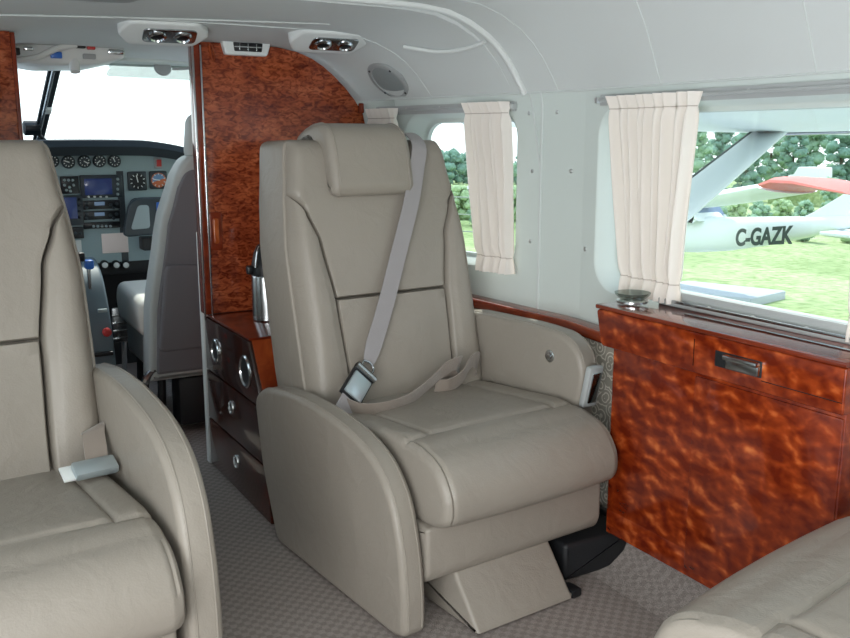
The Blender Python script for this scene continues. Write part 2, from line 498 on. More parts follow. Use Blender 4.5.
mb = MB().box((-.62, -1.7, -.05), (1.68, 4.6, 0))
struct(mb.build('floor', carpet, smooth=0))
# carpet curving up under the right-hand cabinet
cs = [(1.44, .0012), (1.50, .012), (1.55, .045), (1.585, .10), (1.60, .16), (1.66, .16), (1.66, .001), (1.44, .001)]
struct(MB().sweep(cs, .3, 1.70, lambda p, q, t: (p, t, q)).build('baseboard_right', carpet))

# ceiling: right cove and flat, aft and forward of the frame
ys_a = [-1.7, 0, 1.0, 1.5, 1.7, 1.8, 1.9, 2.0, 2.1, 2.26]; ys_f = [2.2601, 2.5, 2.8, 2.93, 3.2, 3.55]
mb = MB()
for ys in (ys_a, ys_f):
    secs = [section(y)+[Vector((XC, y, zc(y)+.004))] for y in ys]
    n = len(secs[0])
    for side in (1, -1):
        vs = [Vector((XC+(p.x-XC)*side, p.y, p.z)) for s_ in secs for p in s_]
        fs = [[i*n+j, (i+1)*n+j, (i+1)*n+j+1, i*n+j+1] for i in range(len(secs)-1) for j in range(n-1)]
        mb.add(vs, fs)
sa, sf = section(2.26), section(2.2601)
for side in (1, -1):
    A = [Vector((XC+(p.x-XC)*side, p.y, p.z)) for p in sa+[Vector((XC, 2.26, 1.466))]]
    B = [Vector((XC+(p.x-XC)*side, p.y, p.z)) for p in sf+[Vector((XC, 2.26, 1.454))]]
    n = len(A); mb.add(A+B, [[i, i+1, n+i+1, n+i] for i in range(n-1)])
ceiling = struct(mb.build('ceiling', headlining, smooth=50))

# right wall: band with two rounded window openings
def rrect(y0, y1, z0, z1, r, n=8):
    out = []
    for cx, cz, a0 in ((y1-r, z1-r, 0), (y0+r, z1-r, 90), (y0+r, z0+r, 180), (y1-r, z0+r, 270)):
        for k in range(n+1):
            a = rad(a0+90*k/n); out.append((cx+r*cos(a), cz+r*sin(a)))
    return out
def outer_match(pts, y0, y1, z0, z1, cy, cz):
    out = []
    for y, z in pts:
        dy, dz = y-cy, z-cz; s_ = 1e9
        if dy > 1e-9: s_ = min(s_, (y1-cy)/dy)
        if dy < -1e-9: s_ = min(s_, (y0-cy)/dy)
        if dz > 1e-9: s_ = min(s_, (z1-cz)/dz)
        if dz < -1e-9: s_ = min(s_, (z0-cz)/dz)
        out.append((cy+dy*s_, cz+dz*s_))
    return out
NEAR = dict(rect=(.86, 2.0, .56, ZW), op=(.92, 1.945, .685, 1.198), r=.09)
FAR = dict(rect=(2.17, 2.78, .56, ZW), op=(2.24, 2.73, .705, 1.187), r=.075)
def W3(y, z, off=0): return Vector((wx(y)+off, y, z))
def wall_band(mb, win, side=1):
    y0, y1, z0, z1 = win['rect']; o = win['op']
    pts = densify(rrect(*o, win['r']), .03); cy, cz = (o[0]+o[1])/2, (o[2]+o[3])/2
    # corners of the rectangle must be in the outer ring
    om = outer_match(pts, y0, y1, z0, z1, cy, cz); n = len(pts)
    vs = [W3(*p) for p in pts]+[W3(*p) for p in om]
    fs = [[i, (i+1) % n, n+(i+1) % n, n+i] for i in range(n)]
    for i in range(n):
        a, b = om[i], om[(i+1) % n]
        on_y = lambda q: min(abs(q[0]-y0), abs(q[0]-y1)) < 1e-5
        if on_y(a) != on_y(b):
            yv, zv = (a[0], b[1]) if on_y(a) else (b[0], a[1])
            vs.append(W3(yv, zv)); fs.append([n+i, n+(i+1) % n, len(vs)-1])
    if side < 0: vs = [Vector((2*XC-v.x, v.y, v.z)) for v in vs]
    mb.add(vs, fs)
def flatband(mb, y0, y1, z0, z1, side=1, off=0):
    n = max(1, int((y1-y0)/.25)); 
    ys = [y0+(y1-y0)*k/n for k in range(n+1)]
    if y0 < 2.0 < y1: ys = sorted(ys+[2.0])
    vs = []
    for y in ys:
        for z in (z0, z1):
            p = W3(y, z, off); vs.append(p if side > 0 else Vector((2*XC-p.x, p.y, p.z)))
    mb.add(vs, [[2*i, 2*i+2, 2*i+3, 2*i+1] for i in range(len(ys)-1)])
mb = MB()
wall_band(mb, NEAR); wall_band(mb, FAR)
flatband(mb, -1.7, .86, .56, ZW); flatband(mb, 2.0, 2.17, .56, ZW); flatband(mb, 2.78, 3.02, .56, ZW)
flatband(mb, -1.7, 3.02, 0, .56)
wall_right = struct(mb.build('wall_right', lining, smooth=30))
mb = MB()
wall_band(mb, NEAR, -1); wall_band(mb, FAR, -1)
flatband(mb, 2.0, 2.17, .56, ZW, -1); flatband(mb, 2.78, 3.02, .56, ZW, -1)
flatband(mb, .86, 3.02, 0, .56, -1); flatband(mb, -1.7, -1.2, 0, ZW, -1); 
struct(mb.build('wall_left', lining, smooth=30))
mb = MB().box((-.62, -1.74, 0), (1.68, -1.70, 1.60)); struct(mb.build('wall_back', lining, smooth=0))

def window(name, win, side=1, depth=.06):
    o = win['op']; pts = rrect(*o, win['r']); sh = .016
    def mv(p, off):
        q = W3(p[0], p[1], off); return q if side > 0 else Vector((2*XC-q.x, q.y, q.z))
    ins = lambda d: rrect(o[0]+d, o[1]-d, o[2]+d, o[3]-d, win['r']-.4*d)
    rings = [[mv(p, 0) for p in pts], [mv(p, .004) for p in ins(.006)], [mv(p, depth) for p in ins(sh)], [mv(p, depth+.004) for p in ins(sh+.004)],
             [mv(p, depth+.004) for p in ins(sh+.014)], [mv(p, depth+.016) for p in ins(sh+.016)]]
    n = len(pts); mb = MB(); vs = [p for r in rings for p in r]
    mb.add(vs, [[j*n+i, j*n+(i+1) % n, (j+1)*n+(i+1) % n, (j+1)*n+i] for j in range(len(rings)-1) for i in range(n)])
    w = struct(mb.build(name, lining, smooth=50))
    g = MB().add([mv(p, depth+.012) for p in ins(sh+.013)]+[mv(p, depth+.016) for p in ins(sh+.013)],
                 [list(range(n)), list(range(n, 2*n))[::-1]]+[[i, (i+1) % n, n+(i+1) % n, n+i] for i in range(n)])
    g.build('window_glass', pane_m, w, smooth=30)
    return w
window('window_1', NEAR); window('window_2', FAR)
window('window_3', NEAR, -1); window('window_4', FAR, -1)

# frames and seams round the cabin
def arch(y, inset, side_too=True):
    s_ = section(y, inset); return [Vector((wx(y)-inset, y, .60)), Vector((wx(y)-inset, y, .9)), Vector((wx(y)-inset, y, 1.15))]+s_+[Vector((XC, y, zc(y)-inset))]
sec = section(2.21, .004); seq = [Vector((p.x, 2.215, p.z)) for p in sec]
mb = MB().tube(catmull(seq+[Vector((XC, 2.215, 1.462)), Vector((-.2, 2.215, 1.462))], 4), .010, 10)
struct(mb.build('trim_1', white_plastic))
mb = MB().tube([Vector((wx(2.15)-.001, 2.15, z)) for z in (.60, .8, 1.0, 1.2)]+[Vector((wx(2.15)-.002, 2.16, 1.235))], .004, 8)
mb.tube([wpt for wpt in [Vector((wx(2.19)-.001, 2.20, 1.235)), Vector((wx(2.19)-.001, 2.18, 1.18)), Vector((wx(2.15)-.001, 2.15, 1.0))]], .003, 8)
struct(mb.build('trim_2', seam_m))
for i, y in enumerate((2.094, 1.716, 1.268, .82)):
    struct(MB().tube(section(y, .0005)+[Vector((XC, y, zc(y)))], .0022, 6).build('trim_%d' % (3+i), seam_m))
struct(MB().tube(section(2.60, .0005)+[Vector((XC, 2.60, zc(2.60)))], .0022, 6).build('trim_7', seam_m))
struct(MB().tube([Vector((wx(y)-.0005, y, ZW)) for y in (-1, 1, 2, 2.2, 2.9)], .003, 6).build('trim_8', seam_m))
# curved light cove moulding forward of the frame
cv = [cove_hit(px, py) for px, py in ((250, 18), (330, 32), (405, 45), (440, 50), (466, 47), (486, 40))]
struct(MB().tube(catmull([p+Vector((-.006, -.004, -.006)) for p in cv[2:]], 6), .006, 8).build('trim_9', white_plastic))
struct(MB().tube(catmull([cove_hit(px, py) for px, py in ((-60, 14), (100, 17), (240, 21), (330, 24))], 6), .0025, 6).build('trim_10', seam_m))

# wall screws
for px, py in ((529, 113), (532, 171), (530, 241), (557, 112), (571, 171), (585, 249)):
    r = ray(px, py); t = .5
    while (CP+r*t).x < wx((CP+r*t).y): t += .001
    p = CP+r*t
    M = frame(p+Vector((.0005, 0, 0)), (0, 1, 0), (0, 0, 1)) @ Matrix.Rotation(PI, 4, 'X')
    MB().lathe([(.0065, 0), (.0065, .0015), (.004, .0035), (.0008, .004)], M, 14).build('screw', screw_m, wall_right)

# lower side panel in patterned cloth, wood rail above it
mb = MB(); 
vs = []; ysl = [1.70, 2.0, 2.2, 2.42, 2.6, 2.86]
for y in ysl: vs += [W3(y, .02, -.03), W3(y, .575, -.03)]
mb.add(vs, [[2*i, 2*i+2, 2*i+3, 2*i+1] for i in range(len(ysl)-1)])
struct(mb.build('trim_11', scroll, smooth=30))
prof = fillet([(0, 0), (-.055, 0), (-.06, .012), (-.052, .030), (0, .032)], .006, 3)
mb = MB(); n = len(prof); ysl = [1.665, 2.0, 2.2, 2.42, 2.86]; vs = []
for y in ysl:
    zb = .548+(y-1.665)*.045
    vs += [Vector((wx(y)+p-.002, y, zb+q)) for p, q in prof]
fs = [[j*n+i, j*n+(i+1) % n, (j+1)*n+(i+1) % n, (j+1)*n+i] for j in range(len(ysl)-1) for i in range(n)]+[list(range(n)), [(len(ysl)-1)*n+i for i in range(n)]]
struct(mb.add(vs, fs).build('trim_12', cap_wood))

# ------------------------------------------------------------------ club seats
def back_v(w): return -.53-.25*(w-.45)
HW = [(.30, .280), (.45, .290), (.8, .290), (.93, .276), (1.02, .262), (1.10, .250)]
CSW = [(.30, .172), (.42, .172), (.66, .182), (.82, .206), (.90, .236), (.95, .270), (.965, .28)]
hw = lambda w: lerp_tab(HW, w)
cs_ = lambda w: min(hw(w), lerp_tab(CSW, w)) if w < .955 else hw(w)
def SP(u, v, w): return Vector((u, -v, w))          # seat space: u right, v forward, w up
def BP(u, w, h): return SP(u, back_v(w)+h*.97, w+h*.24)

def seat(label, loc, rz, dz_l, dz_r, belt, head=True, thick=0):
    t = thing('club_seat', label, 'seat', loc, rz, None)
    # backrest: shell, lower and upper centre, two bolsters
    out = []
    for k in range(15): w = .30+.80*k/14; out.append((hw(w)+.006, w))
    outl = [(-x, w) for x, w in out][::-1]
    prof = fillet(out+outl, [0]*14+[.05, .05]+[0]*14, 6)
    MB().sweep(prof, -.012, .165, lambda p, q, s_: SP(p, back_v(q)-s_*(1+.25*(1.1-q)), q-.02*s_), .006, .04, 5).build('back_shell', leather, t)
    MB_ = MB()
    b = pad(MB(), lambda w: -cs_(w)+.001, lambda w: cs_(w)-.001, .36, .668, .052, (.008, .008), (.02, .0045), BP, lambda a, b: .012*sin(PI*a)*sin(PI*b), nb=30).build('backrest', leather, t)
    rr = lambda w: .008+.026*min(1, max(0, (w-.90)/.07))
    pad(MB(), lambda w: -cs_(w)+.001, lambda w: cs_(w)-.001, .670, 1.098, .052, (.034, .034, rr), (.0045, .05), BP, lambda a, b: .006*sin(PI*a), nb=40).build('upper_back_panel', leather, t)
    for s_ in (-1, 1):
        lo, hi = (lambda w: cs_(w), lambda w: hw(w)) if s_ > 0 else (lambda w: -hw(w), lambda w: -cs_(w))
        pad(MB(), lo, hi, .36, .964, .058, (.009, .045) if s_ > 0 else (.045, .009), (.02, .02), BP,
            lambda a, b: .014*sin(PI*a)*sin(PI*min(1, b*1.05)), nb=40).build('side_bolster', leather, t)
    if head:
        hp = fillet([(-.655, .955), (-.578, .948), (-.566, .975), (-.588, 1.075), (-.608, 1.125), (-.655, 1.147), (-.735, 1.14), (-.80, 1.11), (-.80, 1.07), (-.70, 1.095)], [.01, .016, .02, .03, .04, .04, .04, .02, .01, .02], 6)
        h = MB().sweep(hp, -.163, .100, lambda p, q, s_: SP(s_, p, q), .022, .022, 6).build('headrest', leather, t)
        ring = [p for p in hp if p[0] > -.66][:]
        MB().tube([SP(-.143, p+.0005*(1 if q < 1.1 else 0), q+.0005) for p, q in hp[:len(hp)-14]], .0016, 6).build('piping', leather, h)
        MB().tube([SP(.080, p+.0005, q+.0005) for p, q in hp[:len(hp)-14]], .0016, 6).build('piping', leather, h)
    # cushion with waterfall front and sewn grooves
    cp = fillet([(-.60, .25), (.02, .25), (.088, .272), (.094, .335), (.05, .402), (-.06, .432), (-.60, .392)], [.02, .03, .05, .06, .07, .10, .02], 7)
    cp = densify(cp, .008)
    def cush(p, q, s_):
        P = Vector((p, q)); d = 0
        if q > .33:
            top = q
            al = abs(s_)
            g1 = abs(al-.195) if p < -.075 else 9
            g2 = abs(p+.075+.01*cos(s_*6))
            g = min(g1, g2)
            d = -.0065*math.exp(-(g/.005)**2)
            if p < -.075:
                bb = min(1, g/.05); d += .006*math.sqrt(bb)
            else: d += .006*min(1, g2/.05)*max(0, 1-(p+.075)/.2)
        ge = abs(abs(s_)-.250)
        d2 = -.004*math.exp(-(ge/.004)**2) if p > -.1 else 0
        # centre of the front edge swells forward
        return SP(s_, p+(.014*cos(s_*5.2) if p > 0 else 0)+d2*(p > .0), q+d+d2*(q > .3)+thick*max(0, min(1, (q-.25)/.13)))
    MB().sweep(cp, -.272, .264, cush, .022, .022, 5, inner=84).build('cushion', leather, t)
    # lower front and base
    sk = fillet([(-.55, .118), (.02, .118), (.035, .145), (.035, .255), (-.55, .255)], [.01, .03, .03, .01, .01], 5)
    MB().sweep(sk, -.283, .262, lambda p, q, s_: SP(s_, p, q), .012, .012, 4).build('lower_front_panel', leather, t)
    pd = fillet([(-.42, .005), (.112, .005), (.012, .13), (-.42, .13)], [.01, .012, .012, .01], 4)
    MB().sweep(pd, -.195, .10, lambda p, q, s_: SP(s_, p, q), .010, .010, 4).build('pedestal', leather, t)
    MB().box((-.17, .43, 0), (.13, .50, .02), .003).build('floor_track', black_plastic, t)
    MB().box((.102, -.105, 0), (.132, -.06, .022), .004).build('track_stop', black_plastic, t)
    # arms
    def arm(pr, u0, u1, dz, flip):
        pr = [(p, q+dz) for p, q in pr]
        a = MB().sweep(pr, u0, u1, lambda p, q, s_: SP(s_, p, q), .016, .016, 5).build('armrest', leather, t)
        c = .0205; n = len(pr)
        for s_ in (u0+.014, u1-.014):
            keep = [SP(s_, p, q) for p, q in pr if not (q < dz+.03 or p < -.75)]
            MB().tube(keep, .0017, 6).build('piping', leather, a)
        return a
    AP = [(-.60, .004), (.0, .004), (.046, .02), (.046, .10), (.034, .209), (.0, .322), (-.062, .392), (-.16, .432), (-.33, .455), (-.49, .456), (-.65, .435), (-.718, .395), (-.68, .20)]
    ap = fillet(AP, [.02, .02, .02, .03, .05, .06, .06, .06, .08, .08, .07, .05, .05], 5)
    arm(ap, -.353, -.290, dz_l, False)
    if dz_r == 'raised':
        AR = [(-.66, .11), (-.10, .11), (-.08, .229), (-.08, .40), (-.058, .505), (-.085, .568), (-.135, .597), (-.25, .604), (-.55, .598), (-.70, .56), (-.72, .40)]
        ar = fillet(AR, [.02, .03, .04, .05, .04, .04, .05, .05, .06, .06, .05], 5)
        a = arm(ar, .274, .340, 0, False)
        # release lever set in the arm's front edge
        f0 = SP(.316, -.024, .50)
        M = frame(SP(.298, -.054, .475), (1, 0, 0), SP(0, .22, 1))
        lv = MB().box((-.026, -.058, -.006), (.022, .056, .014), .005, M).build('release_lever', alu, t)
        MB().box((-.017, -.044, .012), (.013, .042, .0185), .003, M).build('lever_grip', chrome, lv)
        M = frame(SP(.2745, -.185, .53), SP(0, 1, 0), (0, 0, 1)) @ Matrix.Rotation(PI, 4, 'X')
        if M.to_3x3().col[2].x > 0: M = M @ Matrix.Rotation(PI, 4, 'X')
        bt = MB().lathe([(.017, -.002), (.017, .003), (.014, .005), (.010, .005), (.010, .003), (.006, .003)], M, 24).build('recline_button', chrome, t)
        MB().lathe([(.0085, .003), (.0085, .006), (.004, .007)], M, 18).build('button_cap', chrome, bt)
    else:
        ar = ap
        arm([(p, q) for p, q in ap], .280, .345, dz_r, True)
    if belt == 'full':
        pts = [(.150, -.80, 1.07), (.150, -.735, 1.112), (.150, -.675, 1.117), (.142, -.615, 1.085), (.122, -.595, 1.03), (.082, -.565, .93), (.018, -.535, .79), (-.054, -.495, .65), (-.116, -.460, .550), (-.138, -.446, .515)]
        P = catmull([SP(*p) for p in pts], 8); 
        wv = []
        for i, p in enumerate(P):
            d = (P[min(i+1, len(P)-1)]-P[max(i-1, 0)]).normalized(); n = SP(0, .97, .24)
            if i < 20: n = (n*(i/20)+SP(0, -.2, 1)*(1-i/20)) if i > 4 else SP(0, 0, 1)
            side = d.cross(n).normalized()
            k = .0245 if i < len(P)-10 else .0245-.010*(i-len(P)+10)/9
            wv.append(side*k)
        MB().strip(P, wv, .0028).build('shoulder_belt', belt_m, t)
        # buckle, tongue and lap webbing
        B0 = SP(-.140, -.442, .512); B1 = SP(-.272, -.365, .420)
        ax = (B1-B0).normalized(); nn = SP(.25, .85, .55); M = frame(B0, ax, nn.cross(ax))
        L = (B1-B0).length
        bk = MB().box((.020, -.033, -.006), (.128, .033, .012), .004, M).build('buckle', black_trim, t)
        MB().box((.052, -.029, .009), (.125, .029, .0175), .004, M).build('buckle_plate', buckle_m, bk)
        MB().tube([M @ Vector(p) for p in ((.036, -.033, .012), (.036, .033, .012))], .010, 12).build('latch_bar', steel, bk)
        MB().tube(catmull([M @ Vector(p) for p in ((.0, -.018, 0), (-.006, 0, .002), (0, .018, 0), (.020, .015, .004), (.020, -.015, .004), (.0, -.018, 0))], 4), .003, 8).build('belt_loop', steel, bk)
        MB().strip([M @ Vector(p) for p in ((.10, .0, .002), (.13, .002, .003), (.190, .004, .0))], [M.to_3x3() @ Vector((0, .026, 0))]*3, .003).build('belt_tail', belt_m, bk)
        lp = [(-.245, -.40, .43), (-.225, -.345, .424), (-.165, -.325, .424), (-.09, -.335, .430), (-.01, -.365, .446), (.05, -.385, .468), (.09, -.385, .488), (.125, -.395, .488), (.135, -.42, .462), (.105, -.43, .436), (.06, -.415, .428), (.09, -.395, .428), (.14, -.40, .445), (.175, -.41, .476), (.21, -.425, .482), (.235, -.455, .452), (.235, -.50, .42)]
        P = catmull([SP(*p) for p in lp], 7); wv = []
        for i, p in enumerate(P):
            f = i/len(P); base = SP(.05, .45-.25*f, .9)
            d = (P[min(i+1, len(P)-1)]-P[max(i-1, 0)]).normalized(); base = (base-d*base.dot(d)).normalized()
            wv.append(base*.023)
        MB().strip(P, wv, .0026).build('lap_belt', belt_d, t)
    if belt == 'buckle':
        P = catmull([SP(*p) for p in ((.262, -.53, .45), (.258, -.46, .490), (.246, -.41, .478), (.238, -.36, .442))], 5)
        MB().strip(P, [Vector((.028-.004*i/len(P), .012, .006)) for i in range(len(P))], .0028).build('lap_belt', belt_d, t)
        M = frame(SP(.228, -.345, .437), (1, .06, 0), SP(0, -.9, .42))
        bk = MB().box((-.044, -.022, -.006), (.044, .020, .014), .006, M).build('buckle', buckle_m, t)
        MB().tube([M @ Vector((x, .016, .004)) for x in (-.040, .040)], .008, 12).build('latch_bar', chrome, bk)
        MB().box((-.066, -.018, -.004), (-.040, .022, .002), .001, M).build('label_tab', ink_white, bk)
    return t
seat('beige leather club seat in the middle with grey shoulder belt crossing its backrest', (1.206, 1.669, 0), rad(5), 0, 'raised', 'full')
seat('beige leather club seat cut off by the left edge, chrome buckle lying on its cushion', (.081, 1.50, 0), rad(4.2), 0, .15, 'buckle')
seat('beige leather seat facing the other two, cushion cut off in lower right corner', (1.112, .812, 0), rad(191), -.0, -.0, None, thick=.06)

# ------------------------------------------------------------------ side cabinet
cab = thing('side_cabinet', 'low glossy red-brown figured wood cabinet along the wall under the near window', 'cabinet', (1.49, 1.3, 0))
cab_i = Matrix.Translation((-1.49, -1.3, 0))
def cabb(mb, name, m, parent=cab, smooth=40):
    mb.v = [cab_i @ v for v in mb.v]
    return mb.build(name, m, parent, smooth)
CX, CY0, CY1 = 1.49, 1.012, 1.66
cabb(MB().box((CX, CY0, .165), (1.655, CY1, .60), .004).box((CX, CY0, .105), (1.52, CY1, .17), .003), 'cabinet_body', cab_wood)
cabb(MB().sweep(fillet([(CY0, .594), (CY1+.034, .594), (CY1+.055, .685), (CY0, .685)], [.004, .015, .012, .004], 4), CX-.012, 1.655, lambda p, q, t: (t, p, q), .004, 0, 3), 'fascia_band', cab_wood)
cabb(MB().box((CX-.014, CY0, .6855), (1.655, CY1+.058, .697), .004), 'cabinet_top', cap_wood)
# drop-down table front and seam
cabb(MB().box((CX-.004, 1.016, .125), (CX+.004, 1.385, .585), .002), 'fold_down_front', cab_wood)
h = cabb(MB().box((CX-.0135, 1.20, .622), (CX-.006, 1.325, .658), .003), 'handle_recess', black_trim)
cabb(MB().box((CX-.030, 1.203, .645), (CX-.010, 1.292, .656), .004).box((CX-.022, 1.203, .626), (CX-.012, 1.288, .648), .003), 'pull_bar', steel, h)
cabb(MB().tube([(CX-.0125, 1.385, .61), (CX-.0125, 1.385, .67)], .001, 6), 'seam_line', cred_wood)
cabb(MB().tube([(CX-.0125, 1.016, .618), (CX-.0125, 1.20, .618)], .001, 6), 'seam_line', cred_wood)
# lower curtain track on the cabinet top
tr = thing('curtain_track', 'grey metal track with round screws on the cabinet top below the near window', 'track', (1.635, 1.3, .697))
for nm, a, b, m in (('track_base', (-.022, -.295, 0), (.02, .34, .010), alu), ('track_lip', (-.022, -.295, .008), (-.014, .34, .016), steel), ('back_strip', (.002, -.295, .010), (.018, .34, .034), alu)):
    MB().box(a, b, .002).build(nm, m, tr)
MB().box((-.075, -.295, .0005), (-.068, .20, .004), .001).build('inlay_strip', steel, tr)
for y in (.19, .06, -.08, -.2):
    M = Matrix.Translation((-.004, y, .010)); MB().lathe([(.006, 0), (.006, .003), (.001, .005)], M, 12).build('screw', screw_m, tr)
# dish
dp = at(628, 303, 2, .698); dp.x = 1.555
dp = Vector((1.56, 1.675, .698))
d = thing('glass_dish', 'small round glass dish with chrome rim on the cabinet end by the curtain', 'dish', dp)
MB().lathe([(.034, 0), (.040, .002), (.040, .007), (.036, .009), (.030, .009)], None, 32).build('chrome_base', chrome, d)
MB().lathe([(.030, .0095), (.043, .022), (.045, .027), (.042, .027), (.028, .013), (.001, .012)], None, 32).build('bowl', visor_m, d)

# ------------------------------------------------------------------ curtains and rods
def curtain(label, y0t, y1t, y0b, y1b, zt, zb, off, folds, group):
    mid = W3((y0t+y1t)/2, zb, -off)
    t = thing('curtain', label, 'curtain', mid, 0, group)
    N, Mz = folds*12, 30; amp = .016
    def f(a, k, back=0):
        z = zt+(zb-zt)*k
        ya = y0t+(y0b-y0t)*min(1, k*1.1)**.7; yb = y1t+(y1b-y1t)*min(1, k*1.1)**.7
        ph = a*folds*2*PI+1.1*sin(a*9+folds)+.35*sin(k*3+a*5)
        y = ya+(yb-ya)*a+.004*sin(ph*.5+k*2)
        g = 1
        for kk in (.065, .905): g *= 1-.55*math.exp(-((k-kk)/.03)**2)
        x = amp*g*sin(ph)+.004*sin(k*5+a*11)*(.3+k)
        return W3(y, z, -off-x*1.0-back)-mid
    us = [i/N for i in range(N+1)]; vs = [j/Mz for j in range(Mz+1)]
    mb = MB().grid(lambda a, k: f(a, k), us, vs); mb.grid(lambda a, k: f(a, k, -.002), us, vs, True)
    # close the rim
    c = mb.build('cloth', curtain_m, t, smooth=80)
    for kk, nm in ((.065, 'header_stitch'), (.905, 'hem_stitch')):
        MB().tube([f(a, kk, .0012) for a in us], .0011, 5).build(nm, stitch_m, c)
    return t
curtain('cream pleated curtain at the near window, hanging down to the dish on the wood cabinet', 1.862, 1.552, 1.785, 1.585, 1.212, .702, .040, 9, None)
curtain('cream pleated curtain on the right side of the far window beside the screw-studded post', 2.405, 2.252, 2.345, 2.208, 1.212, .70, .042, 8, None)
curtain('cream pleated curtain mostly hidden behind the middle seat headrest, left side of far window', 2.86, 2.73, 2.82, 2.72, 1.205, .70, .040, 6, None)
curtain('cream curtain corner at the right picture edge above the cabinet top', 1.115, .95, 1.115, .95, 1.212, .702, .040, 6, None)
def rod(label, y0, y1, z, off):
    mid = W3((y0+y1)/2, z, -off)
    t = thing('curtain_rod', label, 'rod', mid)
    n = 6; ys = [y0+(y1-y0)*k/n for k in range(n+1)]
    MB().tube([W3(y, z, -off)-mid for y in ys], .0045, 10).build('rod', alu, t)
    vs = []
    prof = [(-.002, -.014), (-.010, -.014), (-.0115, 0), (-.010, .014), (-.002, .014)]
    ys2 = [y0+(y1-y0)*k/n for k in range(n+1)]
    mb = MB(); 
    for y in ys2: vs += [W3(y, z+q, p)-mid for p, q in prof]
    m_ = len(prof)
    mb.add(vs, [[j*m_+i, j*m_+(i+1) % m_, (j+1)*m_+(i+1) % m_, (j+1)*m_+i] for j in range(n) for i in range(m_)]+[list(range(m_)), [n*m_+i for i in range(m_)]])
    mb.build('back_rail', alu, t)
    for y in (y0, y1):
        p = W3(y, z, 0)-mid
        MB().box((p.x-off-.008, p.y-.006, p.z-.008), (p.x-.003, p.y+.006, p.z+.008), .002).build('bracket', screw_m, t)
    for k in range(1, 4):
        p = W3(y0+(y1-y0)*k/4, z+.002, -.012)-mid
        MB().lathe([(.005, 0), (.005, .002), (.001, .004)], frame(p, (0, 1, 0), (0, 0, -1)), 12).build('screw', screw_m, t)
rod('metal curtain rod and rail above the near window', .93, 1.93, 1.205, .018)
rod('metal curtain rod and rail above the far window', 2.245, 2.86, 1.198, .018)

# ------------------------------------------------------------------ right bulkhead
bh = thing('bulkhead', 'tall arched burl wood partition behind the middle seat', 'partition', (1.1, 2.90, 0))
def loc(mb, o): 
    v = o.location; mb.v = [p-v for p in mb.v]; return mb
arc = [(1.43, .536), (1.425, 1.10), (1.405, 1.19), (1.375, 1.235), (1.34, 1.275), (1.30, 1.312), (1.26, 1.343), (1.22, 1.366), (1.17, 1.385), (1.10, 1.397), (1.0, 1.402), (.84, 1.402), (.84, .536)]
loc(m_ := MB().sweep(arc, 2.885, 2.915, lambda p, q, t: (p, t, q), .004, .004, 2), bh); m_.build('panel', bh_wood, bh)
loc(m_ := MB().box((.815, 2.873, .536), (.838, 2.93, 1.402), .006), bh); m_.build('edge_post', cap_wood, bh)
for x in (.8145, .8385):
    loc(m_ := MB().box((x-.003, 2.869, .52), (x+.003, 2.876, 1.39), .0015), bh); m_.build('edge_strip', chrome, bh)
loc(m_ := MB().sweep(fillet([(.842, .747), (.885, .747), (.885, .872), (.842, .872)], .012, 4), 2.872, 2.885, lambda p, q, t: (p, t, q), .004, 0, 3), bh); lt = m_.build('latch_plate', cap_wood, bh)
loc(m_ := MB().sweep(fillet([(.853, .768), (.872, .768), (.872, .852), (.853, .852)], .008, 4), 2.864, 2.874, lambda p, q, t: (p, t, q), .004, 0, 3), bh); m_.build('latch_slide', end_wood, lt)
loc(m_ := MB().tube(catmull([(.868, 2.883, 1.385), (.868, 2.872, 1.388), (.874, 2.868, 1.35), (.879, 2.870, 1.342), (.884, 2.876, 1.36), (.878, 2.880, 1.39)], 5), .0032, 8), bh); m_.build('coat_hook', end_wood, bh)
loc(m_ := MB().box((1.385, 2.865, 1.19), (1.40, 2.885, 1.225), .004), bh); m_.build('catch', cap_wood, bh)
# vent let into the top of the bulkhead
vt = thing('air_vent', 'white framed air outlet with dark slats at the top of the burl partition', 'vent', (.99, 2.875, 1.39))
VT = fillet([(-.072, -.026), (.066, -.026), (.082, .026), (-.086, .026)], .008, 4)
VI = fillet([(-.044, -.014), (.046, -.014), (.050, .013), (-.048, .013)], .003, 3)
n = len(VT)
mb = MB().sweep(VT, -.012, .012, lambda p, q, t: (p, t, q), .006, 0, 4); mb.build('vent_frame', white_plastic, vt)
mb = MB().sweep(VI, -.0135, 0, lambda p, q, t: (p, t, q), .001, 0, 2); g = mb.build('grille', black_plastic, vt)
for k in range(3):
    x = -.03+.028*k; MB().box((x, -.017, -.012), (x+.004, -.013, .011), .001).build('slat', steel, g)
MB().box((-.045, -.0175, -.002), (.047, -.0145, .001), .0008).build('slat', grey_plastic, g)

# light grey strip wall seen between copilot seat and bulkhead
struct(MB().box((.825, 2.94, .0), (.86, 2.975, .80), .003).build('trim_13', white_plastic))
# left bulkhead
lb = thing('bulkhead', 'burl wood partition edge at the far left beside the cockpit opening', 'partition', (-.15, 2.90, 0))
arcL = [(XC*2-x, z) for x, z in arc[:11]]+[(.300, 1.402), (.307, .50), (.307, 0), (-.36, 0)]
loc(m_ := MB().sweep(arcL, 2.885, 2.915, lambda p, q, t: (p, t, q), .004, .004, 2), lb); m_.build('panel', bh_wood, lb)
loc(m_ := MB().box((.300, 2.88, 0), (.312, 2.92, 1.40), .003), lb); m_.build('edge_post', cap_wood, lb)

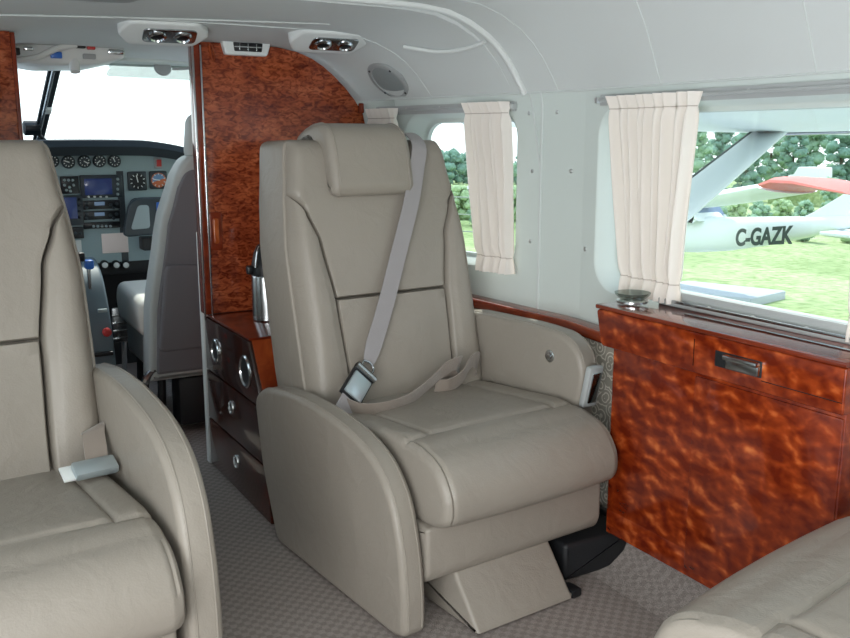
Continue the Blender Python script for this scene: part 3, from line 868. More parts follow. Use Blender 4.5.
# ------------------------------------------------------------------ credenza
cr = thing('credenza', 'dark glossy wood drawer cabinet with sloped end standing beside the middle seat', 'cabinet', (.83, 2.6, 0))
cprof = [(2.93, .004), (2.335, .004), (2.36, .20), (2.405, .393), (2.485, .525), (2.93, .525)]
loc(m_ := MB().sweep(cprof, .838, 1.40, lambda p, q, t: (t, p, q)), cr); m_.build('body', end_wood, cr, smooth=0)
loc(m_ := MB().sweep([(2.93, .5252), (2.480, .5252), (2.476, .533), (2.93, .533)], .828, 1.40, lambda p, q, t: (t, p, q), .002, 0, 2), cr); m_.build('top', cap_wood, cr)
def front(pts, nm):
    loc(m_ := MB().sweep(pts, .826, .838, lambda p, q, t: (t, p, q), .002, 0, 2), cr); return m_.build(nm, cred_wood, cr, smooth=30)
zb = lambda y: .338+(2.88-y)*.0
f1 = front([(2.926, .345), (2.398, .345), (2.41, .393), (2.487, .522), (2.926, .522)], 'side_panel')
d1 = front([(2.926, .175), (2.36, .175), (2.395, .34), (2.926, .34)], 'drawer')
d2 = front([(2.926, .008), (2.338, .008), (2.358, .17), (2.926, .17)], 'drawer')
def ringx(y, z, r, nm, par, inner=True):
    M = frame((.826, y, z), (0, 1, 0), (0, 0, 1)) @ Matrix.Rotation(PI, 4, 'X')
    if M.to_3x3().col[2].x > 0: M = M @ Matrix.Rotation(PI, 4, 'X')
    loc(m_ := MB().lathe([(r, -.004), (r, .003), (r*.93, .006), (r*.84, .006), (r*.80, .001), (r*.78, -.002)], M, 32), cr)
    a = m_.build(nm, chrome, par)
    loc(m_ := MB().lathe([(r*.79, -.001), (r*.79, .0015), (r*.3, .0018)], M, 24), cr); m_.build('recess', black_trim if inner else steel, a)
ringx(2.812, .428, .040, 'cup_holder', f1); ringx(2.515, .425, .050, 'cup_holder', f1)
ringx(2.665, .275, .022, 'drawer_pull', d1, False); ringx(2.637, .105, .022, 'drawer_pull', d2, False)
# insulated flask
fk = thing('pump_flask', 'steel and black pump flask standing on the credenza behind the middle seat', 'flask', (.972, 2.72, .533))
MB().lathe([(.042, 0), (.046, .004), (.046, .14), (.044, .148), (.040, .152)], None, 28).build('body', steel, fk)
MB().lathe([(.046, .146), (.047, .160), (.044, .178), (.036, .215), (.026, .238), (.012, .246), (.001, .247)], None, 28).build('lid', black_plastic, fk)
MB().tube(catmull([(-.012, -.02, .244), (-.030, -.028, .236), (-.038, -.030, .205), (-.042, -.030, .175)], 5), .004, 8).build('handle', chrome, fk)
MB().box((-.062, -.012, .150), (-.036, .012, .178), .006).build('spout', black_plastic, fk)

# ------------------------------------------------------------------ black duct box on the floor
db = thing('duct_box', 'black moulded duct cover on the floor between middle seat and wood cabinet', 'box', (1.48, 1.77, 0))
bp = fillet([(-.10, .0), (.12, .0), (.12, .16), (-.02, .185), (-.10, .17)], .015, 4)
MB().sweep(fillet([(-.13, .002), (.06, .002), (.09, .08), (.09, .098), (-.13, .102)], .012, 4), -.12, .10, lambda p, q, t: (p, t, q), .012, .012, 4).build('cover', black_trim, db)
MB().sweep(fillet([(.09, .002), (.125, .002), (.125, .10), (.09, .106)], .01, 4), -.18, .10, lambda p, q, t: (p, t, q), .006, .006, 3).build('flange', black_plastic, db)

# ------------------------------------------------------------------ ceiling fittings
def reading_light(label, c, rz):
    t = thing('reading_light', label, 'ceiling light', c, rz); t.rotation_euler = (rad(-24), 0, rz); t.rotation_mode = 'XYZ'
    H = fillet([(-.135, -.045), (-.06, -.085), (.10, -.075), (.125, -.045), (.10, .06), (-.02, .075), (-.12, .02)], .02, 5)
    H = fillet([(-.115, -.062), (.075, -.062), (.115, .0), (.075, .062), (-.115, .062), (-.145, .0)], .02, 5)
    MB().sweep(H, .045, -.014, lambda p, q, s_: (p, q, s_), 0, .010, 4).build('housing', white_plastic, t)
    I = fillet([(-.075, -.036), (.075, -.036), (.075, .036), (-.075, .036)], .02, 5)
    b = MB().sweep(I, -.010, -.0195, lambda p, q, s_: (p, q, s_+.002), 0, .003, 3).build('bezel', steel, t)
    for x in (-.036, .036):
        M = Matrix.Translation((x, 0, -.016)) @ Matrix.Rotation(PI, 4, 'X')
        e = MB().lathe([(.027, 0), (.027, .004), (.023, .008), (.019, .009), (.017, .006), (.015, .003)], M, 24).build('nozzle', chrome, b)
        MB().lathe([(.0155, .002), (.0155, .005), (.006, .007), (.001, .007)], M, 18).build('lens', black_plastic, e)
    return t
reading_light('white recessed ceiling fitting with two chrome eyeballs, above the cockpit opening', cove_hit(169, 27)+Vector((0, 0, -.012)), rad(-6))
reading_light('white recessed ceiling fitting with two chrome eyeballs, above the arched partition top', cove_hit(333, 36)+Vector((0, 0, -.012)), rad(-4))
cpn = thing('ceiling_console', 'grey overhead ceiling console cut off by the top edge at left', 'console', (.42, 2.36, 1.438))
MB().sweep(fillet([(-.40, -.35), (.14, -.25), (.10, .0), (-.40, .06)], .03, 4), 0, -.012, lambda p, q, s_: (p, q, s_), 0, .006, 3).build('housing', grey_plastic, cpn)
MB().box((-.30, -.20, -.0145), (.02, -.06, -.0115), .001).build('inset', white_plastic, cpn)
# speaker on the cove
sp = cove_hit(389, 80)
s1 = cove_hit(389, 62); s2 = cove_hit(402, 80)
up = (s1-sp).normalized(); sd = (s2-sp).normalized(); nrm = sd.cross(up).normalized()
if nrm.dot(CP-sp) < 0: nrm = -nrm
spk = thing('speaker_grille', 'round grey speaker grille on the sloping wall right of the partition', 'speaker', sp)
M = frame((0, 0, 0), sd, nrm.cross(sd)); 
if M.to_3x3().col[2].dot(nrm) < 0: M = M @ Matrix.Rotation(PI, 4, 'X')
R = .080; nrm = (nrm*.6+Vector((CP.x-sp.x, CP.y-sp.y, 0)).normalized()*.4).normalized()
k = MB().lathe([(R, -.02), (R, .006), (R*.94, .010), (R*.80, .010), (R*.76, .005)], M, 40).build('ring', grey_plastic, spk)
MB().lathe([(R*.77, -.01), (R*.77, .006), (R*.4, .008), (.001, .009)], M, 32).build('grille', mesh_m, spk)
for a in (45, 135, 225, 315):
    MB().lathe([(.004, .009), (.004, .012), (.001, .013)], M @ Matrix.Translation((R*.87*cos(rad(a)), R*.87*sin(rad(a)), 0)), 10).build('screw', black_plastic, spk)

# ------------------------------------------------------------------ cockpit shell
CWX = 1.42
mb = MB()
def quad(a, b, c, d): mb.add([a, b, c, d], [[0, 1, 2, 3]])
for s_ in (1, -1):
    X = XC+(CWX-XC)*s_
    quad((X, 3.02, 0), (X, 4.6, 0), (X, 4.6, .72), (X, 3.02, .72))
    quad((X, 3.02, .72), (X, 3.10, .72), (X, 3.10, 1.3), (X, 3.02, 1.3))
    quad((X, 3.10, 1.22), (X, 3.75, 1.18), (X, 3.55, 1.42), (X, 3.02, 1.42))
    quad((X, 3.02, 0), (XC+(wx(3.0)-XC)*s_, 3.0, 0), (XC+(wx(3.0)-XC)*s_, 3.0, 1.42), (X, 3.02, 1.42))
struct(mb.build('wall_cockpit', lining, smooth=0))
struct(MB().box((-.40, 4.55, 0), (1.46, 4.6, 1.03)).build('wall_front', black_trim, smooth=0))
struct(MB().box((-.40, 3.55, 1.385), (1.46, 3.78, 1.415), .006).build('trim_14', lining))
# windscreen glass and posts
def scr(u, k): return Vector((XC+u, 3.74+.80*k-.22*u*u, 1.385-.33*k-.06*u*u))
for nm, u0, u1 in (('window_5', -.86, -.03), ('window_6', .03, .86)):
    us = [u0+(u1-u0)*i/10 for i in range(11)]; vs = [j/6 for j in range(7)]
    mb = MB().grid(scr, us, vs); mb.grid(lambda a, b: scr(a, b)+Vector((0, .004, .003)), us, vs, True)
    struct(mb.build(nm, pane_m))
post = struct(MB().sweep(fillet([(-.022, -.02), (.022, -.02), (.022, .02), (-.022, .02)], .008, 3), -.02, 1.0, lambda p, q, t: scr(p, t)+Vector((0, -.03+q, -.02)), 0, 0, 2, inner=8).build('trim_15', glare_m))
MB().tube([scr(-.008, t)+Vector((0, -.058, -.03)) for t in (0, .3, .6, .96)], .007, 8).build('post_strip', steel, post)
MB().box((-.011, -.006, -.022), (.011, .006, .022), .002, frame(scr(.006, .42)+Vector((0, -.066, -.03)), (1, 0, 0), (0, .92, -.38)) @ Matrix.Rotation(PI/2, 4, 'X')).build('post_label', ink_white, post)
# fan / compass beside the post
fp = at(32, 128, 1, 4.2)
fn_ = thing('compass', 'small dark round compass at the foot of the windscreen post', 'compass', fp)
M = frame((0, 0, 0), (0, 1, 0), (0, 0, 1)) @ Matrix.Identity(4)
MB().lathe([(.022, -.035), (.031, -.030), (.031, .030), (.022, .035)], frame((0, 0, 0), (0, 1, 0), (0, 0, 1)), 24).build('case', glare_m, fn_)
MB().box((-.030, -.036, -.012), (.030, -.030, .012), .002).build('dial', dark_dial, fn_)
MB().tube([(.02, .01, -.02), (.05, .03, -.05)], .008, 8).build('stem', black_trim, fn_)
# sun visors
sv = thing('sun_visor', 'pale translucent sun visor hanging at the top of the windscreen', 'sun visor', (.93, 3.66, 1.40))
MB().sweep(fillet([(-.23, -.062), (.26, -.070), (.26, .0), (-.20, .0)], .02, 4), -.003, .003, lambda p, q, t: (p, t+q*-.15, q), .002, .002, 2).build('shade', visor_m, sv)
MB().tube(catmull([(.02, -.02, -.028), (.10, -.03, -.022), (.22, -.03, .0), (.26, -.03, .01)], 5), .006, 8).build('arm', grey_plastic, sv)
MB().lathe([(.001, -.012), (.03, -.008), (.034, 0), (.03, .008), (.001, .012)], frame((-.02, -.03, -.025), (1, 0, .1), (0, .3, 1)), 20).build('knob', grey_plastic, sv)
MB().box((-.16, -.09, .0), (.26, -.06, .014), .004).build('mount_rail', grey_plastic, sv)
# overhead switch panel
op = thing('overhead_panel', 'cream overhead switch panel above the cockpit opening', 'overhead panel', (.47, 3.45, 1.40))
MB().sweep(fillet([(-.20, -.040), (-.04, -.062), (.12, -.055), (.22, -.030), (.22, .012), (-.20, .012)], .02, 4), -.22, .10, lambda p, q, t: (p, t, q), .02, .02, 4).build('housing', white_plastic, op)
for x, y, z, w, h, m in ((-.16, -.235, -.035, .05, .022, black_trim), (.02, -.235, -.003, .035, .014, red_m), (.06, -.235, -.005, .03, .012, black_trim), (.095, -.235, -.008, .025, .012, red_m), (-.02, -.235, -.040, .035, .02, blue_m), (-.10, -.235, -.020, .03, .012, chrome), (.08, -.235, -.038, .04, .016, grey_plastic), (.16, -.235, -.02, .05, .016, chrome)):
    MB().box((x, y, z), (x+w, y+.02, z+h), .003).build('switch', m, op)
MB().tube(catmull([(-.12, -.235, -.052), (-.06, -.245, -.040), (.0, -.245, -.01), (.06, -.24, .005)], 5), .010, 8).build('cable_duct', white_plastic, op)
MB().tube([(.055, -.20, -.035), (.055, -.215, -.080)], [.020, .016], 12).build('handle', white_plastic, op)

# ------------------------------------------------------------------ instrument panel
PY = 4.0
ip = thing('instrument_panel', 'grey-blue instrument panel with gauges and screens below the windscreen', 'instrument panel', (XC, PY, .5))
o0 = ip.location
def P2(px, py): v = at(px, py, 1, PY); return v.x-o0.x, v.z-o0.z
def ipb(mb, nm, m, par=ip, smooth=40): return mb.build(nm, m, par, smooth)
half = [(-.80, .085), (.0, .085), (.55, .085), (.80, .085), (.80, .40), (.70, .485), (.60, .528), (.45, .548), (-.45, .548), (-.60, .528), (-.70, .485), (-.80, .40)]
half = half[0:1]+half[2:]
ipb(MB().sweep(half, 0, .05, lambda p, q, t: (p, t, q)), 'panel_face', panel_blue, smooth=0)
# glareshield: thick dark lip that follows the panel's top
top = [(-.82, .40), (-.72, .50), (-.60, .555), (-.42, .588), (0, .602), (.30, .602), (.42, .594), (.54, .570), (.66, .525), (.74, .47), (.82, .39)]
tp = catmull([(x, 0, z) for x, z in top], 5); vs = []; fs = []
for p in tp:
    for dy, dz in ((-.09, -.066), (-.10, -.03), (-.085, -.004), (.02, .0), (.30, -.01), (.55, -.04), (.55, -.06), (.02, -.055)): vs.append((p.x, dy, p.z+dz))
for i in range(len(tp)-1):
    for k in range(8): fs.append([i*8+k, i*8+(k+1) % 8, (i+1)*8+(k+1) % 8, (i+1)*8+k])
fs += [list(range(8)), [(len(tp)-1)*8+k for k in range(8)]]
ipb(MB().add(vs, fs), 'glareshield', glare_m)
FM = lambda x, z, y=0: frame((x, y, z), (1, 0, 0), (0, 0, 1))     # local z points to -Y
def gauge(px, py, r, face=dark_dial, ang=40, square=False, extra=None):
    x, z = P2(px, py)
    if square:
        b = ipb(MB().box((x-r*1.12, -.012, z-r*1.12), (x+r*1.12, .004, z+r*1.12), .006), 'gauge', bezel_m)
    else:
        b = ipb(MB().lathe([(r*1.18, -.004), (r*1.18, .010), (r, .016), (r*.92, .012)], FM(x, z), 28), 'gauge', bezel_m)
    d_ = 0.013
    ipb(MB().lathe([(r*.93, .004), (r*.93, d_), (.0001, d_+.0002)], FM(x, z), 28), 'dial', face, b)
    mk = MB()
    for k in range(10):
        a = rad(36*k); M = FM(x, z) @ Matrix.Rotation(a, 4, 'Z')
        mk.box((-.0018, r*.66, d_+.0004), (.0018, r*.88, d_+.0012), 0, M)
    ipb(mk, 'dial_marks', ink_white, b, 0)
    M = FM(x, z) @ Matrix.Rotation(rad(ang), 4, 'Z')
    ipb(MB().box((-.0022, -r*.15, d_+.0014), (.0022, r*.7, d_+.0026), 0, M), 'pointer', ink_white, b, 0)
    if extra:
        n = 16; v = [(r*.8*cos(PI*k/n), r*.8*sin(PI*k/n), d_+.0008) for k in range(n+1)]
        ipb(MB().add([FM(x, z) @ Matrix.Rotation(rad(18), 4, 'Z') @ Vector(p) for p in v], [list(range(n+1))]), 'sky_half', dial_sky, b, 0)
for px, py, a in ((52, 161, 30), (68, 162, 70), (84, 161.5, -120), (99, 161, 130), (114, 161, 20)): gauge(px, py, .0225, bezel_m, a)
gauge(137, 181, .036, dark_dial, 10, True); gauge(158, 180, .034, dial_orange, 80, True, True)
gauge(136.5, 205, .026, dark_dial, 150)
def pbox(x0, y0, x1, y1, nm, m, dep=.012, par=ip, bev=.003, base=.003):
    a = P2(x0, y1); b = P2(x1, y0)
    return ipb(MB().box((a[0], -dep, a[1]), (b[0], base, b[1]), bev), nm, m, par)
def dots(lst, r, m, par, nm='knob', dep=.016, base=.004):
    for px, py in lst:
        x, z = P2(px, py); ipb(MB().lathe([(r, base), (r, dep), (r*.6, dep+.003)], FM(x, z), 12), nm, m, par)
s = pbox(61, 176, 78, 194, 'annunciator_unit', dark_dial)
dots([(64, 180), (68, 180), (72, 180), (64, 185), (69, 187), (73, 185), (70, 191), (66, 190)], .006, dial_pale, s, 'button')
s = pbox(60, 195, 82, 226, 'radio_screen_unit', bezel_m); pbox(63, 197, 76, 219, 'screen', screen_blue, .0135, s, .002)
dots([(79, 199), (79, 205), (79, 211), (79, 217)], .006, black_plastic, s)
s = pbox(66, 226.5, 83, 239, 'transponder_unit', dark_dial); dots([(70, 233), (75, 233), (80, 233)], .007, bezel_m, s)
s = pbox(81, 174.5, 121, 198, 'navigation_display', bezel_m); pbox(84.5, 178, 111, 195, 'screen', screen_blue, .0135, s, .002)
dots([(117, 179), (117, 184), (117, 189), (117, 194)], .006, dial_pale, s, 'button'); dots([(88, 196.7), (94, 196.7), (100, 196.7), (106, 196.7)], .005, ink_white, s, 'button')
for y0 in (199.5, 210):
    s = pbox(82.5, y0, 119.5, y0+10, 'radio_unit', dark_dial); pbox(94, y0+2, 104, y0+6, 'display', screen_pale, .0135, s, .001)
    dots([(86, y0+4), (86, y0+8), (116, y0+4), (110, y0+5), (113, y0+8)], .007, bezel_m, s)
s = pbox(83.5, 221, 120, 229, 'audio_panel', dark_dial); dots([(93+i*4.2, 226) for i in range(5)], .006, dial_pale, s, 'button')
pbox(102.5, 232.5, 127.5, 253.5, 'placard', placard_m, .004, bev=.001)
pl = pbox(72, 240, 81, 259, 'placard', ink_white, .004, bev=.001)
s = pbox(154.5, 157.5, 161.5, 168.5, 'warning_switch', grey_plastic, .008); pbox(156.3, 159.5, 160.5, 166.5, 'rocker', red_m, .016, s, .002)
for px in (104, 115.5, 125):
    x, z = P2(px, 264.5); b = ipb(MB().lathe([(.019, 0), (.019, .014), (.014, .020)], FM(x, z), 20), 'knob', black_plastic)
    ipb(MB().lathe([(.012, .019), (.012, .028), (.004, .031)], FM(x, z), 16), 'knob_cap', ink_white, b)
pbox(122, 171, 123, 262, 'panel_seam', bezel_m, .001, bev=0)
lo = P2(60, 270)
ipb(MB().box((-.78, .01, .03), (.78, .06, .088), .004), 'lower_lip', black_trim)

# control yoke on the copilot's side
yk = thing('control_yoke', 'grey and black control yoke before the right half of the panel', 'yoke', (.88, 3.86, .79))
YP = fillet([(-.115, -.085), (.14, -.075), (.155, .03), (.12, .075), (-.05, .075), (-.085, .05)], .025, 5)
YI = fillet([(-.085, -.055), (-.005, -.052), (-.005, .045), (-.05, .045)], .015, 4)
MB().sweep(YP, -.018, .018, lambda p, q, t: (p, t, q), .008, .008, 3).build('wheel_body', bezel_m, yk)
MB().sweep(YI, -.021, -.015, lambda p, q, t: (p, t, q), .002, 0, 2).build('inset_plate', dial_pale, yk)
b = MB().box((.025, -.024, -.05), (.085, -.016, .055), .004).build('clip_board', blue_m, yk)
MB().box((.038, -.027, -.01), (.070, -.023, .04), .002).build('card', dial_pale, b)
MB().tube([(.03, .02, -.02), (.03, .135, -.02)], .018, 12).build('shaft', steel, yk)
MB().tube(catmull([(.06, -.005, -.085), (.07, -.02, -.12), (.05, -.03, -.15), (.0, -.02, -.165)], 5), .010, 8).build('cable', black_plastic, yk)
MB().box((-.03, .02, -.15), (.10, .10, -.095), .006).build('mount_box', black_trim, yk)

# throttle console
tq = thing('throttle_console', 'blue-grey centre pedestal with levers between the cockpit seats', 'console', (.545, 3.55, 0))
TP = fillet([(-.17, .0), (.30, .0), (.30, .62), (.12, .66), (-.02, .60), (-.12, .45), (-.17, .25)], [.01, .01, .02, .08, .08, .1, .1], 6)
MB().sweep(TP, -.075, .075, lambda p, q, t: (t, p, q), .012, .012, 4).build('pedestal', console_m, tq)
for x, z, m in ((.02, .60, blue_m), (-.045, .64, blue_m), (-.01, .63, black_plastic)):
    l = MB().box((x-.006, -.05, z-.05), (x+.006, -.03, z+.05), .003).build('lever', steel, tq)
    MB().box((x-.016, -.075, z+.03), (x+.016, -.035, z+.065), .008).build('lever_knob', m, l)
for z, y in ((.405, -.137), (.26, -.165)):
    MB().lathe([(.010, -.01), (.016, .008), (.016, .022), (.010, .028)], frame((.050, y, z), (1, 0, 0), (0, 0, 1)), 16).build('trim_knob', red_m, tq)
MB().box((-.02, -.172, .32), (.065, -.150, .335), .003).build('slot', black_plastic, tq)
MB().box((.030, -.125, .475), (.062, -.11, .487), .001).build('placard', dial_pale, tq)
# pedals
for nm, x, lab in (('rudder_pedal', .78, 'left of the two chrome rudder pedals under the panel'), ('rudder_pedal', .98, 'right of the two chrome rudder pedals under the panel, behind the copilot seat')):
    rp = thing(nm, lab, 'pedal', (x, 4.05, .12))
    MB().box((-.05, -.01, .10), (.05, .01, .26), .008).build('plate', steel, rp)
    MB().tube([(0, .0, .12), (0, .05, -.118)], .012, 8).build('arm', chrome, rp)
    for k in range(4): MB().box((-.05, -.016, .115+.035*k), (.05, -.008, .125+.035*k), .002).build('tread', chrome, rp)

# copilot seat
cp_ = thing('copilot_seat', 'grey cockpit seat with charcoal back cover and pale leather cushion', 'seat', (.94, 3.30, 0))
def CB(u, w, h):        # back plane leans aft; h forward
    return Vector((u, -.02-.20*(w-.3)+h, w))
hwp = lambda w: lerp_tab([(.22, .225), (.5, .220), (.80, .182), (.95, .142), (1.05, .09)], w)
prof = fillet([(hwp(.22+.83*k/12), .22+.83*k/12) for k in range(13)]+[(-hwp(.22+.83*k/12), .22+.83*k/12) for k in range(12, -1, -1)], [.01]+[0]*11+[.06, .06]+[0]*11+[.01], 5)
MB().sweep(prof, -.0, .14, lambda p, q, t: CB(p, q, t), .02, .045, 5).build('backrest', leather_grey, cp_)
prof2 = fillet([(hwp(.26+.75*k/12)*.93-.01, .25+.75*k/12) for k in range(13)]+[(-hwp(.26+.75*k/12)*.93+.01, .25+.75*k/12) for k in range(12, -1, -1)], [.01]+[0]*11+[.06, .06]+[0]*11+[.01], 5)
cv_ = MB().sweep(prof2, -.014, .02, lambda p, q, t: CB(p, q, t), .010, 0, 4).build('back_cover', charcoal, cp_)
MB().sweep(fillet([(-.195, .34), (-.02, .34), (-.02, .66), (-.17, .67)], .03, 5), -.030, -.012, lambda p, q, t: CB(p, q, t), .012, 0, 4).build('map_pocket', charcoal, cv_)
MB().sweep(fillet([(.01, .34), (.18, .34), (.16, .67), (.01, .66)], .03, 5), -.030, -.012, lambda p, q, t: CB(p, q, t), .012, 0, 4).build('map_pocket', charcoal, cv_)
MB().tube([CB(-.05, .93, -.012), CB(-.05, .93, -.022)], .008, 10).build('snap', black_plastic, cv_)
MB().sweep(fillet([(-.085, 1.03), (.085, 1.03), (.078, 1.19), (-.078, 1.19)], .04, 6), .02, .09, lambda p, q, t: CB(p, q, t), .03, .03, 5).build('headrest', leather_grey, cp_)
cpf = fillet([(.09, .37), (.50, .37), (.55, .46), (.50, .535), (.09, .51)], .04, 6)
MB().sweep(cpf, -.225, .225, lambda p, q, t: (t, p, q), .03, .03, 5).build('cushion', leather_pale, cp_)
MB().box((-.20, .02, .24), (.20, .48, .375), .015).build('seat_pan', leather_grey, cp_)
MB().box((-.19, .04, .02), (-.15, .46, .05), .004).box((.15, .04, .02), (.19, .46, .05), .004).build('seat_rail', steel, cp_)
for x in (-.17, .17):
    for y in (.07, .42): MB().tube([(x, y, .04), (x*.95, y, .25)], .016, 8).build('leg', black_trim, cp_)
MB().box((-.12, .0, .03), (.16, .12, .22), .02).build('under_seat_box', black_trim, cp_)
MB().tube(catmull([(-.20, .0, .27), (-.235, .02, .22), (-.23, .05, .14), (-.20, .04, .08)], 5), .016, 8).build('adjust_lever', steel, cp_)

# ------------------------------------------------------------------ outside
def gz(x): return -1.25-.05*(x-2)
xs = [1.9+1.5**k for k in range(-2, 17)]; ys_ = [-300, -100, -40, -15, 0, 8, 16, 30, 60, 120, 300, 700]
struct(MB().grid(lambda x, y: (x, y, gz(x)), xs, ys_).build('ground', grass, smooth=30))
struct(MB().add([(-400, -300, -1.25), (2.0, -300, -1.235), (7, -300, gz(7)+.015), (7, 700, gz(7)+.015), (2.0, 700, -1.235), (-400, 700, -1.25)], [[0, 1, 4, 5], [1, 2, 3, 4]]).build('bounce_ground', concrete, smooth=0))  # unseen pale ground added to bounce neutral light up in place of grass

# own aircraft: wing and strut
wg = thing('wing', 'white underside of the high wing seen through the top of the near window', 'aircraft wing', (5, 2.4, 1.2))
wp = fillet([(-1.1, .06), (-1.05, .12), (.4, .24), (.86, .20), (1.0, .06), (.86, -.06), (-.3, -.05)], .04, 4)
MB().sweep(wp, -2.95, 6.0, lambda p, q, t: (t, p, q-.02-.012*t), 0, .03, 3).build('skin', paint_white, wg)
MB().box((-.6, .2, -.13), (-.52, .45, -.05), .01).build('tie_down_fairing', steel, wg)
MB().tube([(-1.2, .3, -.065), (-1.2, .8, -.075)], .008, 6).build('fuel_drain', steel, wg)
st = thing('wing_strut', 'thick white diagonal wing strut outside the near window', 'strut', (2.9, 1.9, .6))
a = at(640, 290, 0, 2.25); b = at(800, 95, 0, 3.9)
a = Vector((2.05, 1.95, .10)); 
A = at(690, 198, 0, 2.5); B = at(770, 132, 0, 3.7)
dirs = (B-A).normalized(); A2 = A-dirs*.45; B2 = B+dirs*.03
wdir = Vector((0, -1, 0)); wdir = (wdir-dirs*wdir.dot(dirs)).normalized(); ndir = dirs.cross(wdir)
el = [(.090*cos(2*PI*k/20), .024*sin(2*PI*k/20)) for k in range(20)]
m_ = MB().sweep(el, 0, (B2-A2).length, lambda p, q, t: A2+dirs*t+wdir*p+ndir*q-st.location)
m_.build('fairing', paint_white, st)
m_ = MB().tube([A2+wdir*-.088+ndir*-.004+dirs*.05-st.location, B2+wdir*-.088+ndir*-.004-st.location], .010, 8); m_.build('edge_strip', reg_m, st)

# parked aeroplane with registration
AX = 13.0
pln = thing('parked_aeroplane', 'white parked aeroplane with dark registration letters on the grass outside', 'aeroplane', (AX, 11, gz(AX)))
def ap3(px, py, dx=0): v = at(px, py, 0, AX); return v+Vector((dx, 0, 0))-pln.location
stn = [(655, 229, 44), (672, 231, 42), (700, 234, 37), (730, 234, 34), (770, 231, 29), (810, 227, 21), (840, 223, 15), (880, 217, 9)]
vs = []; fs = []; N = 20
for px, cy, hgt in stn:
    c = ap3(px, cy); r = (ap3(px, cy-hgt/2)-ap3(px, cy+hgt/2)).z/2
    for k in range(N):
        a = 2*PI*k/N; e = lambda v: math.copysign(abs(v)**.75, v)
        vs.append((c.x+r*.8*e(cos(a)), c.y, c.z+r*e(sin(a))))
for i in range(len(stn)-1):
    for k in range(N): fs.append([i*N+k, i*N+(k+1) % N, (i+1)*N+(k+1) % N, (i+1)*N+k])
fs += [list(range(N)), [(len(stn)-1)*N+k for k in range(N)]]
MB().add(vs, fs).build('fuselage', paint_white, pln)
# cabin with windscreen
c = ap3(684, 212); 
MB().sweep(fillet([(0, 0), (1.6, 0), (1.4, .42), (.55, .42)], .08, 4), -.42, .42, lambda p, q, t: (c.x+t, c.y-.75+p, c.z-.12+q), .1, .1, 4).build('cabin_top', paint_white, pln)
MB().sweep([(.20, .10), (.42, .34), (.50, .10)], -.45, .45, lambda p, q, t: (c.x+t, c.y-.80+p, c.z-.12+q)).build('side_window', screen_pale, pln)
# fin and tailplane
fpts = [ap3(798, 220), ap3(815, 212), ap3(845, 194), ap3(872, 150), ap3(905, 148), ap3(890, 216)]
MB().sweep([(p.y, p.z) for p in fpts], -.05, .05, lambda p, q, t: (ap3(800, 220).x+t, p, q), .02, .02, 2).build('tail_fin', paint_white, pln)
tq_ = ap3(842, 232)
MB().box((tq_.x-.5, tq_.y-.9, tq_.z-.03), (tq_.x+1.7, tq_.y+.05, tq_.z+.03), .02).build('tailplane', paint_white, pln)
# wing over the cabin: grey with red tip
w1, w2 = ap3(714, 189), ap3(800, 189)
w = c+Vector((0, -.1, .33))
wp = fillet([(-.9, 0), (.55, -.02), (.75, .06), (.5, .15), (-.3, .12)], .05, 4)
def loft(L, m, nm):
    vs = []; fs = []
    for px, py, hgt, X in L:
        q0 = at(px, py, 0, X)-pln.location; rr = hgt/2/FPX*X/ray(px, py).x
        for k in range(14):
            a = 2*PI*k/14; vs.append((q0.x+.10*sin(a), q0.y+.55*cos(a), q0.z+rr*sin(a)+.02*cos(a)))
    for i in range(len(L)-1):
        for k in range(14): fs.append([i*14+k, i*14+(k+1) % 14, (i+1)*14+(k+1) % 14, (i+1)*14+k])
    fs += [list(range(14)), [(len(L)-1)*14+k for k in range(14)]]
    return MB().add(vs, fs).build(nm, m, pln)
loft([(690, 203, 10, 13.2), (730, 197, 12, 12.5), (786, 188, 9, 11.6)], paint_white, 'wing')
loft([(787, 187, 7, 11.55), (800, 182.5, 11, 11.3), (825, 184, 11, 10.9), (855, 190, 9, 10.3), (885, 196, 4, 9.9)], paint_red, 'wing_tip')
mid = ap3(767, 234); lft = ap3(740, 236); rgt = ap3(795, 233)
ex = (rgt-lft).normalized()
text_mesh('C-GAZK',   .40, frame(Vector((0, 0, 0))+mid+Vector((-.44, -.26, -.01)), ex, (0, 0, 1)), 'registration', reg_m, pln, bold=.014, sx=.78, shear=.22, depth=.004)
for dx, dy in ((-.9, 3.0), (.9, 3.0), (0, 4.8)):
    pos = Vector((dx, c.y+dy-1.2, .22))
    l = MB().tube([pos+Vector((0, 0, 0)), Vector((dx*.3, pos.y, ap3(690, 250).z+.1))], .035, 8).build('gear_leg', paint_white, pln)
    MB().lathe([(.10, -.07), (.19, -.06), (.21, 0), (.19, .06), (.10, .07)], frame(pos, (0, 1, 0), (0, 0, 1)), 20).build('wheel', rubber, l)

# grey slab on the grass
sb = at(728, 294, 2, -1.5); sl_p = None
t_ = 4
while True:
    p = CP+ray(716, 296)*t_
    if p.z < gz(p.x): break
    t_ += .02
o = MB().box((-.9, -1.0, -.05), (.9, 1.0, .14), .03).build('concrete_slab', concrete)
o.location = (p.x, p.y, p.z); o.rotation_euler = (0, rad(3), rad(20))
tag(o, 'flat grey concrete slab lying on the grass below the near window', 'slab')

